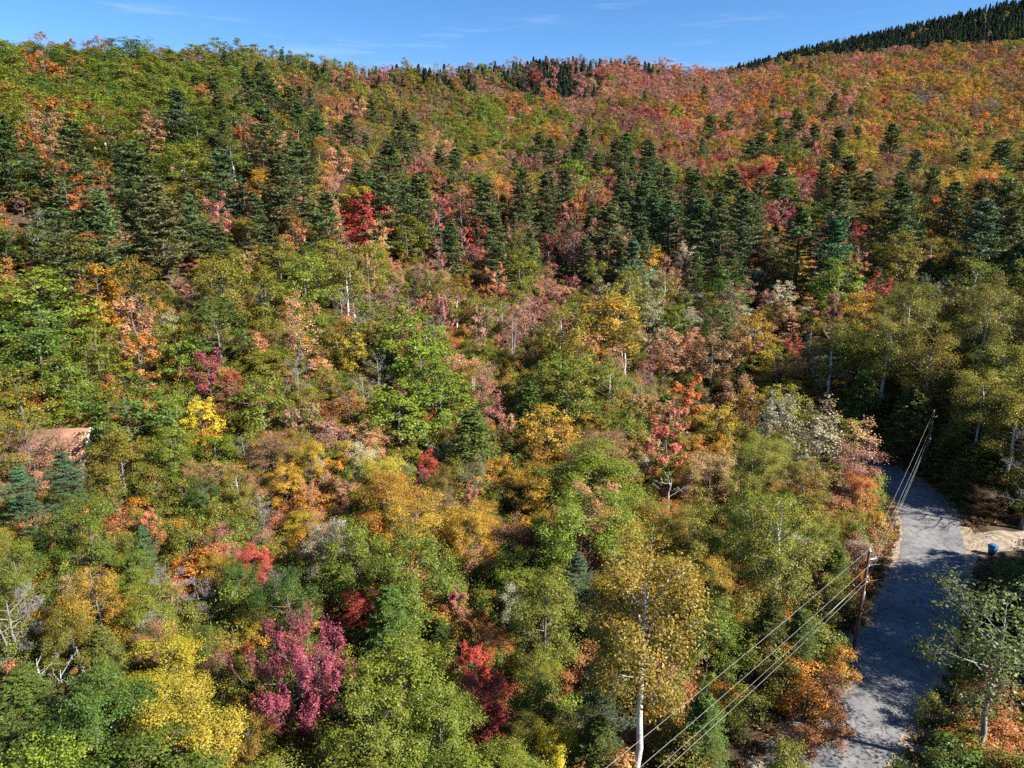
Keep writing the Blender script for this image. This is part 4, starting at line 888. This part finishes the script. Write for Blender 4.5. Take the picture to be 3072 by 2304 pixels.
for k, z in enumerate((8.1, 7.5, 6.1)):
    wire('service_wire', (P0[0] + (.72 if k == 0 else .25), P0[1] + (.16 if k == 0 else 0), z + .05), (66, 57 + k, 8.4 - .5 * k), .5, .009, f'{["upper", "middle", "lower"][k]} service wire crossing the road from the pole', 'service wire', 'service wires over the road')

# ------------------------------------------------------------------ blue bin by the driveway
bx0, by0 = 48.5, 63.9
o = empty('wheeled_bin', (bx0, by0, H1(bx0, by0)), .4); tag(o, 'blue plastic wheeled bin beside the gravel driveway', 'bin')
def frustum(name, w0, d0, w1, d1, z0_, z1_, m, parent, off=(0, 0)):
    v = np.array([(sx * w / 2 + off[0], sy * d / 2 + off[1], z) for z, w, d in ((z0_, w0, d0), (z1_, w1, d1)) for sx, sy in ((-1, -1), (1, -1), (1, 1), (-1, 1))])
    f = np.array([(0, 3, 2, 1), (4, 5, 6, 7), (0, 1, 5, 4), (1, 2, 6, 5), (2, 3, 7, 6), (3, 0, 4, 7)])
    return link(name, new_mesh(name, v, [(4, f)], mats=[m]), parent)
frustum('body', .46, .5, .60, .70, .10, 1.02, M_BLUE, o); frustum('lid', .66, .78, .54, .62, 1.022, 1.12, M_BLUE, o)
boxes('handle', [((0, .42, .98), (.5, .05, .05))], M_BLACK, o)
for sx in (-1, 1):
    t_ = Tubes(); t_.add(np.array([(sx * .24, .22, .1), (sx * .30, .22, .1)]), np.array([.1, .1]), 12); link('wheel', t_.mesh('wheel', M_BLACK), o)

# ------------------------------------------------------------------ cabin among the trees
hx, hy = HOUSE; hz = H1(hx, hy)
o = empty('cabin', (hx, hy, hz - .15), .12); tag(o, 'small cabin with a faded salmon-red roof half hidden by trees', 'cabin')
W2, D2, EV, RG = 3.4, 2.7, 2.9, 5.1
v = np.array([(-W2, -D2, 0), (W2, -D2, 0), (W2, D2, 0), (-W2, D2, 0), (-W2, -D2, EV), (W2, -D2, EV), (W2, D2, EV), (-W2, D2, EV), (-W2, 0, RG - .12), (W2, 0, RG - .12)])
link('wall', new_mesh('wall', v, [(4, np.array([(0, 1, 5, 4), (2, 3, 7, 6)])), (5, np.array([(1, 2, 6, 9, 5), (3, 0, 4, 8, 7)]))], mats=[M_WALLC]), o)
sl = (RG - EV) / D2; ov = .45
rf = []
for sgn in (-1, 1):
    e = sgn * (D2 + ov); ze = EV - sl * ov
    vv = np.array([(-W2 - ov, 0, RG), (W2 + ov, 0, RG), (W2 + ov, e, ze), (-W2 - ov, e, ze), (-W2 - ov, 0, RG - .1), (W2 + ov, 0, RG - .1), (W2 + ov, e, ze - .1), (-W2 - ov, e, ze - .1)])
    ff = np.array([(0, 1, 2, 3), (4, 7, 6, 5), (0, 4, 5, 1), (1, 5, 6, 2), (2, 6, 7, 3), (3, 7, 4, 0)])
    r_o = link('roof', new_mesh('roof', vv, [(4, ff)], mats=[M_ROOF]), o)
    for k in range(11):                                   # standing seams
        xx = -W2 - ov + .1 + k * (2 * (W2 + ov) - .2) / 10
        tb_ = Tubes(); tb_.add(np.array([(xx, sgn * .02, RG + .01), (xx, e, ze + .01)]), np.array([.028, .028]), 4); link('seam', tb_.mesh('seam', M_ROOF), r_o)
for sx in (-1, 1):
    for sgn in (-1, 1):
        tb_ = Tubes(); tb_.add(np.array([(sx * (W2 + ov + .03), 0, RG - .06), (sx * (W2 + ov + .03), sgn * (D2 + ov), EV - sl * ov - .06)]), np.array([.09, .09]), 4); link('rake_trim', tb_.mesh('rake_trim', M_TRIM), o)
for xx in (-1.8, .2):
    w_ = boxes('window', [((xx, -D2 - .02, 1.6), (.95, .06, 1.1))], M_TRIM, o); boxes('pane', [((xx, -D2 - .055, 1.6), (.8, .03, .94))], M_DARK, w_)
d_ = boxes('door', [((2.2, -D2 - .02, 1.05), (.95, .06, 2.1))], M_TRIM, o); boxes('handle', [((1.85, -D2 - .08, 1.0), (.05, .08, .05))], M_METAL, d_)

# ------------------------------------------------------------------ dry ferns and grass along the verges
def verge():
    g = np.random.default_rng(77); P = []
    for path, lo, hi, n in ((ROADC, 3.5, 6.2, 9000), (DRIVE, 3.7, 5.5, 2500)):
        pp = path[(path[:, 1] > 28) & (path[:, 1] < 100)]; d = unit(np.gradient(pp, axis=0)); nr = np.column_stack([d[:, 1], -d[:, 0]])
        i = g.integers(0, len(pp), n); sd = g.choice([-1, 1], n); off = sd * (lo + (hi - lo) * g.uniform(0, 1, n) ** 1.2)
        q = pp[i] + nr[i] * off[:, None] + g.normal(0, .25, (n, 2)); P.append(q)
    P = np.concatenate(P)
    dd = np.minimum(dist_to(ROADC, P[:, 0], P[:, 1]), dist_to(DRIVE, P[:, 0], P[:, 1])); P = P[dd > 3.3]
    n = len(P); z = terrain(P[:, 0], P[:, 1])
    k = 4; b = np.repeat(np.column_stack([P, z]), k, 0)
    ax = unit(g.normal(0, .6, b.shape) * np.array([1, 1, .2]) + np.array([0, 0, .8])); L_ = g.uniform(.2, .6, len(b))
    pos = b + ax * L_[:, None] * .45; nn = unit(np.cross(ax, g.normal(0, 1, b.shape)))
    v, q = leaves(pos, nn, ax, L_, L_ * .28)
    me = new_mesh('dry_ferns', v, [(4, q)], {'lv': g.uniform(0, 1, len(b)), 'lw': np.clip(g.normal(1, .2, len(b)), .5, 1.5)}, [M_LEAF])
    o = link('dry_ferns', me); o['tint'] = [.16, .11, .045]; o['tint2'] = [.34, .21, .10]
    tag(o, 'dry brown ferns and grass along the road verges', 'ferns', kind='stuff')
verge()
def litter():
    g = np.random.default_rng(91); pp = ROADD[(ROADD[:, 1] > 28) & (ROADD[:, 1] < 100)]; d = unit(np.gradient(pp, axis=0)); nr = np.column_stack([d[:, 1], -d[:, 0]])
    n = 9000; i = g.integers(0, len(pp), n); off = g.choice([-1, 1], n) * (4.3 - np.abs(g.normal(0, 1.0, n)))
    P = pp[i] + nr[i] * off[:, None] + g.normal(0, .3, (n, 2)); P = np.column_stack([P, np.full(n, .034)])
    nn = unit(np.array([0, 0, 1.]) + g.normal(0, .12, P.shape)); v, q = leaves(P, nn, g.normal(0, 1, P.shape), g.uniform(.08, .17, n), g.uniform(.06, .13, n))
    o = link('fallen_leaves', new_mesh('fallen_leaves', v, [(4, q)], {'lv': g.uniform(0, 1, n), 'lw': np.clip(g.normal(1, .25, n), .4, 1.6)}, [M_LEAF])); o['tint'] = [.20, .10, .04]; o['tint2'] = [.42, .26, .10]
    tag(o, 'fallen autumn leaves along the road edges', 'leaves', kind='stuff')
litter()

print('TREES', len(TREES), 'solo', solo, 'FAR', len(FAR), 'REST', len(REST))
